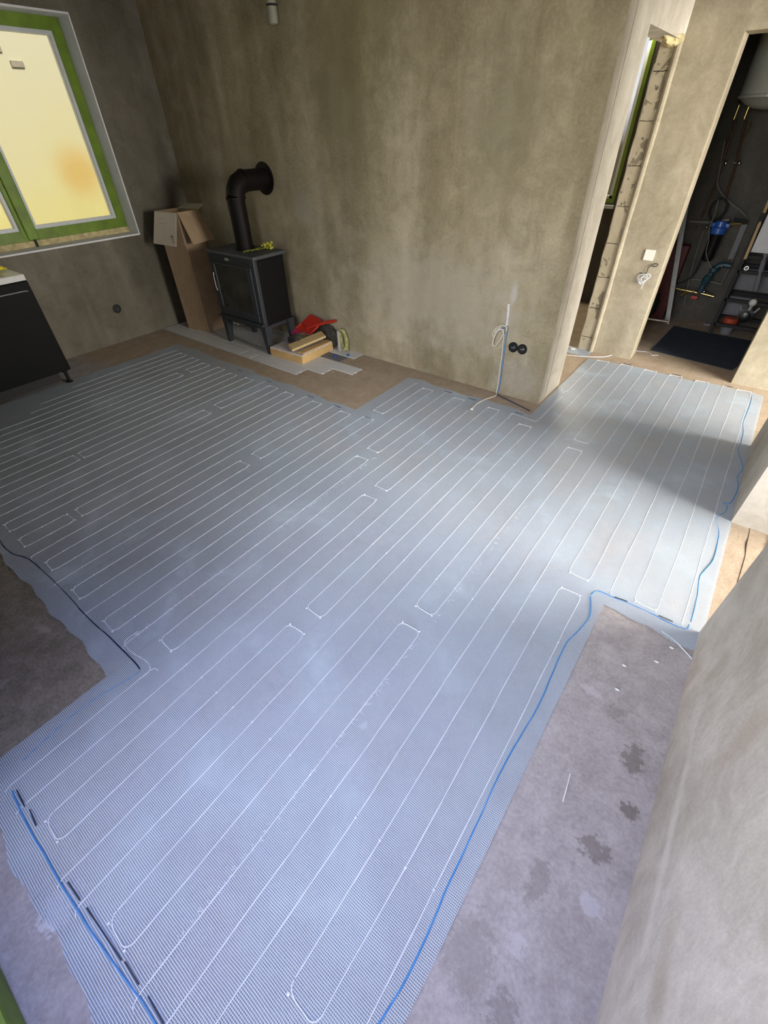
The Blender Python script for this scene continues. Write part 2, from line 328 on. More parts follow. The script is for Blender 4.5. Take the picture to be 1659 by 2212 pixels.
# ---------------------------------------------------------------- geometry helpers
class MB:
    def __init__(s): s.b = bmesh.new()
    def box(s, a, b, bev=0.0):
        x0, y0, z0 = a; x1, y1, z1 = b
        return s.hexa([(x0, y0, z0), (x1, y0, z0), (x1, y1, z0), (x0, y1, z0)], [(x0, y0, z1), (x1, y0, z1), (x1, y1, z1), (x0, y1, z1)], bev)
    def hexa(s, lo, hi, bev=0.0):
        t = bmesh.new(); v = [t.verts.new(p) for p in list(lo) + list(hi)]
        n = len(lo)
        t.faces.new(v[:n][::-1]); t.faces.new(v[n:])
        for i in range(n): t.faces.new((v[i], v[(i + 1) % n], v[n + (i + 1) % n], v[n + i]))
        if bev > 0: bmesh.ops.bevel(t, geom=t.edges[:], offset=bev, segments=2, affect='EDGES', profile=0.6)
        s.merge(t); return s
    def merge(s, t):
        me = bpy.data.meshes.new('tmp'); t.to_mesh(me); t.free(); s.b.from_mesh(me); bpy.data.meshes.remove(me)
    def tube(s, pts, r, n=8, cap=True, closed=False):
        pts = [Vector(p) for p in pts]; rr = r if isinstance(r, (list, tuple)) else [r] * len(pts)
        rings = []; up = None; N = len(pts)
        for i, p in enumerate(pts):
            if closed: tg = (pts[(i + 1) % N] - pts[i - 1])
            else: tg = (pts[min(i + 1, N - 1)] - pts[max(i - 1, 0)])
            if tg.length < 1e-9: tg = Vector((0, 0, 1))
            tg.normalize()
            if up is None: up = Vector((0, 0, 1)) if abs(tg.z) < 0.9 else Vector((1, 0, 0))
            u = tg.cross(up)
            if u.length < 1e-4: u = tg.orthogonal()
            u.normalize(); v = u.cross(tg); up = v
            rings.append([s.b.verts.new(p + (u * math.cos(a) + v * math.sin(a)) * rr[i]) for a in [2 * PI * k / n for k in range(n)]])
        for i in range(N if closed else N - 1):
            A, B = rings[i], rings[(i + 1) % N]
            for k in range(n): s.b.faces.new((A[k], B[k], B[(k + 1) % n], A[(k + 1) % n]))
        if cap and not closed:
            s.b.faces.new(rings[0]); s.b.faces.new(rings[-1][::-1])
        return s
    def lathe(s, prof, c, axis=(0, 0, 1), n=24):
        ax = Vector(axis).normalized(); u = ax.orthogonal().normalized(); v = ax.cross(u); c = Vector(c); rings = []
        for (r_, h_) in prof:
            rings.append([s.b.verts.new(c + ax * h_ + (u * math.cos(2 * PI * k / n) + v * math.sin(2 * PI * k / n)) * max(r_, 1e-4)) for k in range(n)])
        for A, B in zip(rings, rings[1:]):
            for k in range(n): s.b.faces.new((A[k], A[(k + 1) % n], B[(k + 1) % n], B[k]))
        s.b.faces.new(rings[0][::-1]); s.b.faces.new(rings[-1]); return s
    def ball(s, c, r, sc=(1, 1, 1), seg=12):
        m_ = Matrix.Translation(c) @ Matrix.Diagonal((sc[0], sc[1], sc[2], 1))
        bmesh.ops.create_uvsphere(s.b, u_segments=seg, v_segments=max(6, seg // 2 + 2), radius=r, matrix=m_); return s
    def slab(s, quad, th):
        """a sheet through four points with a real thickness th along its normal"""
        q = [Vector(p) for p in quad]; nrm = (q[1] - q[0]).cross(q[3] - q[0]).normalized() * th
        return s.hexa(q, [p + nrm for p in q])
    def build(s, name, mat, parent=None, smooth=False):
        bmesh.ops.recalc_face_normals(s.b, faces=s.b.faces[:])
        me = bpy.data.meshes.new(name); s.b.to_mesh(me); s.b.free()
        if parent is not None:
            me.transform(Matrix.Translation(-root_loc(parent)))
        o = bpy.data.objects.new(name, me); COL.objects.link(o); me.materials.append(M[mat] if isinstance(mat, str) else mat)
        if parent is not None: o.parent = parent
        if smooth:
            for p in me.polygons: p.use_smooth = True
            try: me.set_sharp_from_angle(angle=math.radians(40))
            except Exception: pass
        return o
def root_loc(o):
    v = Vector((0, 0, 0))
    while o is not None: v += o.location; o = o.parent
    return v
def tag(o, label, cat, group=None, kind=None):
    o['label'] = label; o['category'] = cat
    if group: o['group'] = group
    if kind: o['kind'] = kind
    return o
def thing(name, label, cat, loc, group=None):
    o = bpy.data.objects.new(name, None); COL.objects.link(o); o.location = loc; o.empty_display_size = 0.1
    return tag(o, label, cat, group)
def solo(mb, name, mat, label, cat, group=None, smooth=False):
    """one-mesh thing: origin moved to the middle of its base"""
    o = mb.build(name, mat, None, smooth)
    vs = [v.co for v in o.data.vertices]
    c = Vector(((min(v.x for v in vs) + max(v.x for v in vs)) / 2, (min(v.y for v in vs) + max(v.y for v in vs)) / 2, min(v.z for v in vs)))
    o.data.transform(Matrix.Translation(-c)); o.location = c
    return tag(o, label, cat, group)
def struct(mb, name, mat, label=None, parent=None):
    o = mb.build(name, mat, parent)
    if parent is None:
        o['kind'] = 'structure'
        if label: o['label'] = label
    return o
def sroot(name, loc, label=None):
    o = bpy.data.objects.new(name, None); COL.objects.link(o); o.location = loc; o['kind'] = 'structure'
    if label: o['label'] = label
    return o
def smoothpath(pts, sub=6):
    pts = [Vector(p) for p in pts]; out = []
    for i in range(len(pts) - 1):
        p0, p1, p2, p3 = pts[max(i - 1, 0)], pts[i], pts[i + 1], pts[min(i + 2, len(pts) - 1)]
        for k in range(sub):
            t = k / sub
            out.append(0.5 * ((2 * p1) + (p2 - p0) * t + (2 * p0 - 5 * p1 + 4 * p2 - p3) * t * t + (3 * p1 - p0 - 3 * p2 + p3) * t ** 3))
    out.append(pts[-1]); return out

# ---------------------------------------------------------------- the setting
H = 2.72
XL, YB, XS, XR, YU, YO = -4.9, 3.13, -0.95, 0.372, 4.40, 5.87
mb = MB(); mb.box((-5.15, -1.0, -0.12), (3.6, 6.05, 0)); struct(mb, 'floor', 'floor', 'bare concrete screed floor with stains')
mb = MB(); mb.box((-5.15, -1.0, H), (5.9, 6.1, H + 0.15)); struct(mb, 'ceiling', 'ceiling')  # stretch past the right glazing is an added, unseen sun block
# left wall with window opening y 0.55..2.533, z .868..2.29
WY0, WY1, WZ0, WZ1 = 0.50, 2.535, 0.868, 2.292
mb = MB()
mb.box((-5.15, -1.0, 0), (XL, 6.05, WZ0)); mb.box((-5.15, -1.0, WZ1), (XL, 6.05, H))
mb.box((-5.15, -1.0, WZ0), (XL, WY0, WZ1)); mb.box((-5.15, WY1, WZ0), (XL, 6.05, WZ1))
struct(mb, 'wall_left', 'wall_left', 'grey plastered wall around the green window, its shade put into the colour')
mb = MB(); mb.box((XL, YB, 0), (XS - .0005, YB + 0.12, H)); struct(mb, 'wall_back', 'wall_back', 'grey streaked plaster wall behind the stove')
# side wall of the passage: pale plaster, door opening y 3.56..4.38, z 0..1.985
mb = MB(); mb.box((XS - 0.004, YB + .0005, 0), (XS, YB + .125, H)); mb.box((XS - 0.13, YB + .12, 0), (XS, 3.555, H)); mb.box((XS - 0.13, 3.555, 1.985), (XS, YU, H))
struct(mb, 'wall_side', 'wall_light', 'pale plastered wall end beside the narrow doorway')
# wall with switch and utility doorway
mb = MB()
mb.box((XS - 0.035, YU, 0), (-0.625, YU + 0.2, H)); mb.box((-0.625, YU, 2.0), (0.157, YU + 0.2, H)); mb.box((0.157, YU - 0.04, 0), (3.6, YU + 0.2, H))
struct(mb, 'wall_north', 'wall_utility', 'plastered wall with the light switch and dark doorway')
mb = MB(); mb.box((XS - 0.13, YU - 0.012, 0), (XS - 0.035, YU + 0.2, H)); struct(mb, 'wall_pier', 'block', 'raw aerated concrete blocks at the doorway edge')
mb = MB(); pts = [(XS - 0.02 + 0.002 * math.sin(z * 5), YU - 0.006, z) for z in [i * 0.1 for i in range(28)]]
mb.tube(pts, [0.022 + 0.0015 * math.sin(i * 1.7) for i in range(28)], 10); struct(mb, 'trim_1', 'wall_utility', 'rounded plaster bead between blocks and wall')
# mortar smear edge left of the blocks
mb = MB(); pts = [(XS - 0.132 + 0.0025 * math.sin(i * 2.1), YU - 0.003, i * 0.07) for i in range(28)]
mb.tube(pts, [0.008 + 0.002 * math.sin(i * 1.3) for i in range(28)], 8); struct(mb, 'trim_2', 'wall_light', 'rough plaster edge of the doorway')
# near right wall and the piece beyond it
mb = MB(); mb.box((XR, -0.6, 0), (XR + 0.12, 1.615, H)); struct(mb, 'wall_right', 'wall_right', 'light grey plastered wall nearest the camera on the right')
mb = MB(); mb.box((XR + 0.012, 2.465, 0), (XR + 0.42, 3.37, H)); struct(mb, 'wall_east', 'wall_light', 'plastered wall piece between the two openings on the right')
mb = MB(); mb.box((XR, 1.615, 2.08), (XR + 0.12, 2.465, H)); mb.box((XR, 3.37, 2.08), (XR + 0.12, YU - 0.04, H)); struct(mb, 'wall_lintel', 'wall_light', 'lintels over the openings on the right')
# outer walls, the window walls behind the camera and on the far right
mb = MB(); mb.box((-5.15, -0.8, 0), (-1.33, -0.56, H)); mb.box((-1.33, -0.8, 2.26), (0.34, -0.56, H)); mb.box((0.34, -0.8, 0), (3.6, -0.56, H))
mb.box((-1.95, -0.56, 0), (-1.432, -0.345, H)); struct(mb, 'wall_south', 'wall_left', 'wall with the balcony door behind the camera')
mb = MB()   # north outer wall with small window
GX0, GX1, GZ0, GZ1 = -2.6, -1.482, 0.97, 2.24
mb.box((-5.15, YO, 0), (GX0, YO + 0.2, H)); mb.box((GX1, YO, 0), (3.6, YO + 0.2, H)); mb.box((GX0, YO, 0), (GX1, YO + 0.2, GZ0)); mb.box((GX0, YO, GZ1), (GX1, YO + 0.2, H))
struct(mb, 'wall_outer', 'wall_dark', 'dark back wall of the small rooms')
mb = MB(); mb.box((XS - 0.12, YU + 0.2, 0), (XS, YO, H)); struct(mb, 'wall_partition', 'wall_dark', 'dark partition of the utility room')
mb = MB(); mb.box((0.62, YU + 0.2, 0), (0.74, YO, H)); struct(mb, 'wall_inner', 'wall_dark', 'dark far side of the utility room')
mb = MB()
mb.box((3.4, -0.8, 0), (3.6, 1.25, H)); mb.box((3.4, 4.25, 0), (3.6, 6.05, H)); mb.box((3.4, 1.25, 2.35), (3.6, 4.25, H)); mb.box((3.4, 1.25, 0), (3.6, 4.25, 0.1))
struct(mb, 'wall_far', 'wall_light', 'window wall of the room on the right')

# left window (window_1)
w1 = sroot('window_1', (-5.03, 1.5, 0.87), 'green filmed window frame over the worktop, yellow wall outside')
FX0, FX1 = -5.145, -5.070
oy1, oz0, oz1 = WY1 - .002, 0.921, WZ1 - .004
mb = MB(); fw = 0.075; ML, MR = 1.615, 1.735
mb.box((FX0, WY0, oz0), (FX1, oy1, oz0 + fw)); mb.box((FX0, WY0, oz1 - fw), (FX1, oy1, oz1))
mb.box((FX0, oy1 - fw, oz0 + fw), (FX1, oy1, oz1 - fw)); mb.box((FX0, WY0, oz0 + fw), (FX1, WY0 + fw, oz1 - fw))
mb.box((FX0, ML + .035, oz0 + .004), (FX1 + .014, MR, oz1 - .004), .008); mb.box((FX0, ML, oz0 + .02), (FX1 + .004, ML + .035, oz1 - .02), .008)
struct(mb, 'window_frame', 'green', parent=w1)
mb = MB(); b_ = 0.024
for (ya, yb) in ((WY0 + fw, ML), (MR, oy1 - fw)):
    za, zb = oz0 + fw, oz1 - fw
    mb.box((FX0 + .01, ya, za), (FX1 - .012, yb, za + b_)); mb.box((FX0 + .01, ya, zb - b_), (FX1 - .012, yb, zb))
    mb.box((FX0 + .01, ya, za + b_), (FX1 - .012, ya + b_, zb - b_)); mb.box((FX0 + .01, yb - b_, za + b_), (FX1 - .012, yb, zb - b_))
struct(mb, 'glazing_bead', 'pvc_white', parent=w1)
for (ya, yb) in ((WY0 + fw, ML), (MR, oy1 - fw)):
    mb = MB(); mb.box((-5.112, ya + .02, oz0 + fw + .02), (-5.106, yb - .02, oz1 - fw - .02)); struct(mb, 'pane', 'glass', parent=w1)
mb = MB(); mb.box((-5.14, WY0, WZ0 + .008), (-5.062, WY1, oz0), 0.004); struct(mb, 'foam_seal', 'foam', parent=w1)
mb = MB(); mb.box((-5.12, WY0, WZ0 - .004), (XL + .006, WY1 + .006, WZ0 + .008)); mb.box((-5.068, WY1 - .004, WZ0 + .008), (XL + .005, WY1 + .006, WZ1)); mb.box((-5.068, WY0, WZ1 - .004), (XL + .005, WY1 + .006, WZ1 + .008))
struct(mb, 'window_reveal', 'reveal', parent=w1)
mb = MB(); mb.box((-5.064, 1.68, .876), (-5.052, 1.70, .93)); struct(mb, 'drain_slot', 'black_matt', parent=w1)

# window of the small room seen through the narrow doorway (window_2)
w2 = sroot('window_2', (-2.0, YO, 0.95), 'green filmed window seen through the narrow doorway')
mb = MB(); gy0, gy1 = YO - .005, YO + .065; g = 0.034
mb.box((GX0, gy0, GZ0), (GX1, gy1, GZ0 + g)); mb.box((GX0, gy0, GZ1 - g), (GX1, gy1, GZ1))
mb.box((GX0, gy0, GZ0 + g), (GX0 + g, gy1, GZ1 - g)); mb.box((GX1 - g, gy0, GZ0 + g), (GX1, gy1, GZ1 - g))
struct(mb, 'window_frame', 'green', parent=w2)
mb = MB(); mb.box((GX0 + g, gy0 + .015, GZ0 + g), (GX1 - g, gy1 - .02, GZ0 + g + .025)); mb.box((GX1 - g - .03, gy0 + .015, GZ0 + g), (GX1 - g, gy1 - .02, GZ1 - g))
struct(mb, 'glazing_bead', 'pvc_white', parent=w2)
mb = MB(); mb.box((GX0 + g, YO + .03, GZ0 + g), (GX1 - g, YO + .036, GZ1 - g)); struct(mb, 'pane', 'glass', parent=w2)
mb = MB(); mb.box((GX0, YO - .06, GZ0 - .045), (GX1 + .02, YO + .0, GZ0 - .018)); struct(mb, 'window_sill', 'pvc_white', parent=w2)

# balcony door behind the camera (window_3)
w3 = sroot('window_3', (-0.5, -0.6, 0), 'green filmed balcony door frame at the bottom left corner')
mb = MB(); bx0, bx1 = -1.33, 0.34
mb.box((bx0, -0.64, 0.0), (bx1, -0.53, 0.085), .008); mb.box((bx0, -0.64, 2.18), (bx1, -0.56, 2.26), .008)
mb.box((bx0, -0.64, .085), (bx0 + .08, -0.56, 2.18)); mb.box((bx1 - .08, -0.64, .085), (bx1, -0.56, 2.18))
struct(mb, 'window_frame', 'green', parent=w3)
mb = MB(); mb.box((bx0 + .08, -.60, .085), (bx1 - .08, -.595, 2.18)); struct(mb, 'pane', 'glass', parent=w3)
w4 = sroot('window_4', (3.45, 2.75, 0.1), 'glazed wall of the room on the right')
mb = MB()
for y in (1.25, 2.2, 3.2, 4.17): mb.box((3.46, y, .1), (3.54, y + .08, 2.35))
mb.box((3.46, 1.25, .1), (3.54, 4.25, .18)); mb.box((3.46, 1.25, 2.27), (3.54, 4.25, 2.35)); struct(mb, 'window_frame', 'pvc_white', parent=w4)

# ceiling overhang on the right is added, unseen, to block the sun; neighbour's wall outside on the left
fr = thing('neighbour_house', 'sunlit pale yellow rendered house wall outside the left window', 'building', (-8.3, 2.0, -1.0))
mb = MB(); mb.box((-8.6, -12.0, -1.0), (-8.2, 14.0, 7.5)); mb.build('facade', 'facade', fr)
for (pa, pb) in (((20, 130), (54, 147)), ((-20, 96), (5, 113))):
    a = PX(*pa, -8.2); b = PX(*pb, -8.2); mb = MB(); mb.box((-8.2, min(a.y, b.y), min(a.z, b.z)), (-8.185, max(a.y, b.y), max(a.z, b.z)), .004); mb.build('vent_grille', 'vent', fr)

# ---------------------------------------------------------------- heating mats
PITCH = 0.0962
def kx(k, y):   return 0.305 - PITCH * k + 0.026 * max(0.0, 1 - max(y, -0.4) / 1.7)
def ynorth(x):
    if x > -0.93: y = 4.235
    elif x > -2.02: y = 2.955
    else: y = 2.262 - 0.012 * (x + 2.0)
    return y + 0.012 * math.sin(x * 9) + 0.008 * math.sin(x * 23 + 1)
def ysouth(x):
    if x > 0.016: y = 1.520 - 0.012 * (x - .016) / .3
    elif x > -1.42: y = -0.425 + 0.05 * max(0, -1.15 - x) / .27
    else: y = 0.046
    return y + 0.006 * math.sin(x * 14) + 0.005 * math.sin(x * 37)
def wz(x, y):
    return 0.0045 + 0.0022 * mnoise.noise(Vector((x * 3.1, y * 3.1, 0))) + 0.0012 * mnoise.noise(Vector((x * 11, y * 11, 4)))
MATS = [(-0.545, 0.388), (-1.512, -0.545), (-2.480, -1.512), (-3.425, -2.480), (-4.36, -3.425)]
mat_lab = ['blue heating mat along the right wall, running up to the dark utility doorway',
           'blue heating mat in front of the black wall sockets, second from the right wall',
           'blue heating mat whose far end reaches the bare floor notch, middle of the five',
           'blue heating mat ending in front of the black stove, beside the bare kitchen floor',
           'dim blue heating mat beside the dark cabinet, farthest left of the five']
mats = []
for i, (xa, xb) in enumerate(MATS):
    rt = thing('heating_mat', mat_lab[i], 'heating mat', ((xa + xb) / 2, ynorth((xa + xb) / 2) / 2, 0), 'electric heating mats laid side by side')
    mats.append(rt)
    mb = MB(); bm = mb.b
    xs = [xa + (xb - xa) * j / 48 for j in range(49)]
    brk = [b for b in (-0.93, -2.02, 0.016, -1.42) if xa < b < xb]
    xs = sorted(xs + [b - 0.0005 for b in brk] + [b + 0.0005 for b in brk])
    if i == 4: west = lambda y: -4.45 + 0.10 * (y - 1.27)
    prev = None
    for x in xs:
        y0, y1 = ysouth(x), ynorth(x); n = 110
        if i == 1 and x > -0.9300: pass
        col_ = []
        for j in range(n + 1):
            y = y0 + (y1 - y0) * j / n
            xx = x
            if i == 0 and False: pass
            col_.append(bm.verts.new((xx, y, max(0.0015, wz(xx, y)))))
        if prev is not None:
            jump = abs(px_ - x) < 0.0015
            if jump:                                     # outline step: leave the columns unjoined, patch exactly where both exist
                pass
            else:
                for j in range(n): bm.faces.new((prev[j], col_[j], col_[j + 1], prev[j + 1]))
        prev = col_; px_ = x
    o = mb.build('fibre_net', 'net', rt)
    for p in o.data.polygons: p.use_smooth = True

# cable runs: every (k, y_lo, y_hi); turns join neighbours at an end
def north_of(k):
    if k <= 12: return 4.245
    if k <= 22: return 2.87
    return 2.172
segs = {}     # k -> list of [y0, y1]
def setk(k, *iv): segs[k] = [list(a) for a in iv]
setk(0, (1.618, 4.25)); setk(1, (1.62, 4.25)); setk(2, (1.62, 4.25)); setk(3, (1.618, 4.25))
setk(4, (-0.60, 1.515), (1.617, 4.25)); setk(5, (-0.12, 1.515), (1.617, 4.25)); setk(6, (-0.12, 4.25)); setk(7, (-0.35, 4.24))
setk(8, (-0.35, 2.677), (2.783, 4.24)); setk(9, (-0.345, 0.93), (1.028, 2.677), (2.783, 4.25)); setk(10, (-0.322, 0.93), (1.028, 4.25))
setk(11, (-0.322, 4.22)); setk(12, (-0.348, 2.777), (3.463, 4.22)); setk(13, (-0.352, 0.635), (0.733, 2.777)); setk(14, (-0.322, 0.635), (0.733, 2.87))
setk(15, (-0.322, 2.868)); setk(16, (-0.35, 1.51), (1.609, 2.868)); setk(17, (-0.347, 0.158), (0.252, 1.51), (1.609, 2.88)); setk(18, (0.252, 2.862))
setk(19, (0.158, 1.795), (1.897, 2.862)); setk(20, (0.156, 1.795), (1.897, 2.89)); setk(21, (0.156, 2.863)); setk(22, (0.135, 2.20), (2.32, 2.863))
setk(23, (0.155, 2.24), (2.34, 2.89)); setk(24, (0.155, 2.184)); setk(25, (0.137, 1.31), (1.404, 2.184)); setk(26, (0.158, 1.31), (1.404, 2.20))
setk(27, (0.158, 2.181)); setk(28, (0.15, 2.181)); setk(29, (0.145, 0.40), (0.44, 2.19)); setk(30, (0.145, 0.40), (0.44, 2.165)); setk(31, (0.146, 2.165))
setk(32, (0.146, 2.171)); setk(33, (0.15, 1.588), (1.682, 2.171)); setk(34, (0.15, 1.588), (1.682, 2.20)); setk(35, (0.15, 0.70), (0.73, 2.16)); setk(36, (0.15, 0.70), (0.73, 2.16))
setk(37, (0.15, 2.14)); setk(38, (0.15, 2.155)); setk(39, (0.15, 2.155)); setk(40, (0.15, 2.16)); setk(41, (0.15, 1.867), (1.95, 2.14)); setk(42, (0.15, 1.867), (1.95, 2.14))
setk(43, (0.2, 2.16)); setk(44, (0.5, 2.16)); setk(45, (0.8, 2.16)); setk(46, (0.9, 2.16)); setk(47, (1.2, 2.16))
NT_ = {(0, 1), (3, 4), (5, 6), (7, 8), (9, 10), (11, 12), (14, 15), (15, 16), (18, 19), (21, 22), (24, 25), (27, 28), (30, 31), (32, 33), (35, 36), (37, 38), (39, 40), (41, 42), (43, 44), (45, 46)}
# explicit turns: (kind, ka, kb, y)   kind 'N' = closed at its far end, 'S' = closed at its near end
turns = [('N', 0, 1, 4.25), ('N', 3, 4, 4.25), ('N', 5, 6, 4.25), ('N', 7, 8, 4.24), ('N', 9, 10, 4.25), ('N', 11, 12, 4.22),
         ('S', 1, 2, 1.62), ('S', 4, 5, 1.617), ('N', 4, 5, 1.515), ('S', 5, 6, -0.12), ('S', 8, 9, 2.783), ('N', 8, 9, 2.677),
         ('S', 9, 10, 1.028), ('N', 9, 10, 0.93), ('S', 10, 11, -0.322), ('N', 12, 13, 2.777), ('S', 13, 14, 0.733), ('N', 13, 14, 0.635),
         ('S', 14, 15, -0.322), ('N', 15, 16, 2.868), ('S', 16, 17, 1.609), ('N', 16, 17, 1.51), ('S', 17, 18, 0.252), ('N', 18, 19, 2.862),
         ('S', 19, 20, 1.897), ('N', 19, 20, 1.795), ('S', 20, 21, 0.156), ('N', 21, 22, 2.863), ('S', 22, 23, 2.33), ('N', 22, 23, 2.22),
         ('S', 23, 24, 0.155), ('N', 24, 25, 2.184), ('S', 25, 26, 1.404), ('N', 25, 26, 1.31), ('S', 26, 27, 0.158), ('N', 27, 28, 2.181),
         ('S', 29, 30, 0.44), ('N', 29, 30, 0.40), ('S', 29, 30, 0.145), ('N', 30, 31, 2.165), ('S', 31, 32, 0.146), ('N', 32, 33, 2.171), ('S', 33, 34, 1.682), ('N', 33, 34, 1.588),
         ('S', 35, 36, 0.73), ('N', 35, 36, 0.70), ('N', 35, 36, 2.16), ('N', 37, 38, 2.14), ('N', 39, 40, 2.16), ('S', 41, 42, 1.95), ('N', 41, 42, 1.867), ('N', 41, 42, 2.14), ('N', 43, 44, 2.16), ('N', 45, 46, 2.16), ('S', 38, 39, .15), ('S', 36, 37, .15)]
CR = 0.0018
def cz(x, y): return wz(x, y) - 0.0008
def wob(k, y):
    return 0.0045 * mnoise.noise(Vector((k * 5.3, y * 1.5, 1.0))) + 0.0022 * mnoise.noise(Vector((k * 3.1, y * 5.0, 7.0)))
def mat_of(k):
    x = kx(k, 1.2)
    for i, (xa, xb) in enumerate(MATS):
        if xa <= x <= xb: return i
    return 4
cab = [MB() for _ in MATS]
dots = [[] for _ in MATS]
R = 0.030
def dot(mbx, x, y, r=0.0042):
    mbx.append((x, y, r))
tend = set()
for (kd, a, b, y) in turns: tend.add((kd, a, round(y, 3))); tend.add((kd, b, round(y, 3)))
for k, ivs in segs.items():
    i = mat_of(k)
    for (y0, y1) in ivs:
        ya, yb = y0, y1
        for (kd, a, b, y) in turns:
            if k in (a, b):
                if kd == 'S' and abs(y - y0) < 0.03: ya = y0 + R
                if kd == 'N' and abs(y - y1) < 0.03: yb = y1 - R
        n = max(3, int((yb - ya) / 0.05)); pts = []
        for j in range(n + 1):
            y = ya + (yb - ya) * j / n; ed = min(1.0, min(y - ya, yb - y) / 0.15)
            x = kx(k, y) + wob(k, y) * max(0, ed); pts.append((x, y, cz(x, y)))
        if ya == y0 and y0 > -0.5:                           # a free lower end hooks under the net
            x = kx(k, y0); pts = [(x + .02, y0 - .022, .002), (x + .006, y0 - .016, cz(x, y0))] + pts
        if yb == y1:
            x = kx(k, y1); pts = pts + [(x + .008, y1 + .012, cz(x, y1)), (x + .026, y1 + .014, .002)]
        cab[i].tube(pts, CR, 6)
        for yd in (0.26, 1.215, 2.292, 3.3):
            yd2 = yd + random.uniform(-.008, .008)
            if ya + .05 < yd2 < yb - .05: dot(dots[i], kx(k, yd2) + wob(k, yd2), yd2)
for (kd, a, b, y) in turns:
    xa, xb = kx(a, y), kx(b, y); s = 1 if kd == 'N' else -1; pts = []
    for t_ in range(7):
        th = PI / 2 * t_ / 6; pts.append((xa - R + R * math.cos(th), y - s * R + s * R * math.sin(th)))
    for t_ in range(7):
        th = PI / 2 * t_ / 6; pts.append((xb + R - R * math.sin(th), y - s * R + s * R * math.cos(th)))
    i = mat_of(a)
    cab[i].tube([(p[0], p[1] + s * .003 * math.sin(q * .6), cz(p[0], p[1]) + .0005) for q, p in enumerate(pts)], CR * 1.05, 6)
    dot(dots[i], xa - .006, y, .005); dot(dots[i], xb + .006, y - s * .002, .005)
# long turn round the wall corner, and the swerve by the kitchen corner
def px_path(pp): return [(v.x, v.y, cz(v.x, v.y)) for v in smoothpath([PZ(*p) for p in pp], 6)]
cab[1].tube(px_path([(1098, 906), (1103, 896), (1112, 896), (1135, 904), (1152, 910), (1159, 911), (1168, 903), (1185, 884), (1208, 858)]), CR, 6)
cab[1].tube([(kx(12, y) + .002, y, cz(-.85, y)) for y in (3.36, 3.2, 3.05, 2.93)], CR, 6)
cab[1].tube(px_path([(1222, 845), (1217, 849), (1213, 846), (1216, 840)]), CR, 6)
cab[2].tube(px_path([(300, 1364), (281, 1377), (270, 1388), (276, 1401), (290, 1413), (309, 1424), (321, 1435), (325, 1446), (318, 1456), (300, 1469)]), CR * 1.05, 6)
_db = MB(); _db.ball((0, 0, 0), 1.0, seg=6); _t = _db.build('fixing_dot', 'cable', None, True); dot_mesh = _t.data; bpy.data.objects.remove(_t)
for i, rt in enumerate(mats):
    if True:
        o = cab[i].build('heating_cable', 'cable', rt, True); o['label'] = 'white heating cable'
        pick = dots[i] if len(dots[i]) <= 98 else random.sample(dots[i], 98)
        for (x, y, r_) in pick:
            d_ = bpy.data.objects.new('fixing_dot', dot_mesh); COL.objects.link(d_); d_.parent = rt
            d_.location = Vector((x, y, cz(x, y) + .0004)) - rt.location; d_.scale = (r_, r_, r_ * .7)
# frayed thread ends along the two seams seen near the camera
for i, sx_, y0, y1 in ((0, -0.545, -0.3, 2.0), (1, -1.512, 0.2, 1.9)):
    mb = MB()
    for q in range(170):
        y = random.uniform(y0, y1); x = sx_ + random.uniform(-.006, .008); L = random.uniform(.008, .022); a = random.uniform(-.9, .9)
        mb.tube([(x, y, cz(x, y)), (x + L * .5 * math.cos(a), y + L * .5 * math.sin(a), cz(x, y) + .002), (x + L * math.cos(a + .3), y + L * math.sin(a + .3), cz(x, y))], .0005, 4, False)
    o = mb.build('frayed_edge', 'cable', mats[i]); o['kind'] = 'stuff'
# loose corner of the mat at the kitchen step
# small rooms: further mats beyond the doorways
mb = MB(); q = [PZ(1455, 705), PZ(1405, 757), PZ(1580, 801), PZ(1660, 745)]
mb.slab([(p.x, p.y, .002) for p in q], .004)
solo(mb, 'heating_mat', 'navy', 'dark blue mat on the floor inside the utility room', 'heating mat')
mb = MB(); mb.slab([(-1.45, 4.24, .002), (-0.955, 4.24, .002), (-0.955, 4.385, .002), (-1.45, 4.44, .002)], .003)
solo(mb, 'heating_mat', 'net', 'end of a blue mat lying across the narrow doorway threshold', 'heating mat')
mb = MB(); mb.slab([(0.545, 2.16, .002), (0.78, 2.16, .002), (0.80, 2.46, .002), (0.555, 2.455, .002)], .004)
solo(mb, 'heating_mat', 'net', 'scrap of pale blue mat at the white wall end on the right', 'heating mat')

# ---------------------------------------------------------------- conduits under the net
def floor_tube(pp, r_, mat, name, label, z=None, cat='conduit', sub=5):
    pts = smoothpath([PZ(*p) for p in pp], sub)
    mb = MB(); mb.tube([(p.x, p.y, (r_ + .0015) if z is None else z) for p in pts], r_, 8)
    return solo(mb, name, mat, label, cat, smooth=True)
floor_tube([(1275, 1290), (1276, 1310), (1272, 1335), (1250, 1362), (1222, 1392), (1195, 1450), (1160, 1530), (1090, 1650), (1030, 1780), (960, 1930), (940, 1980), (880, 2110), (810, 2225)],
           .0026, 'blue', 'cold_lead', 'bright blue lead running down the right edge of the nearest mat', cat='cable')
floor_tube([(1277, 1286), (1290, 1278), (1320, 1290), (1350, 1302), (1400, 1323), (1440, 1345), (1480, 1360), (1488, 1351)],
           .0026, 'blue', 'cold_lead', 'short blue lead along the mat edge above the bare grey floor', cat='cable')
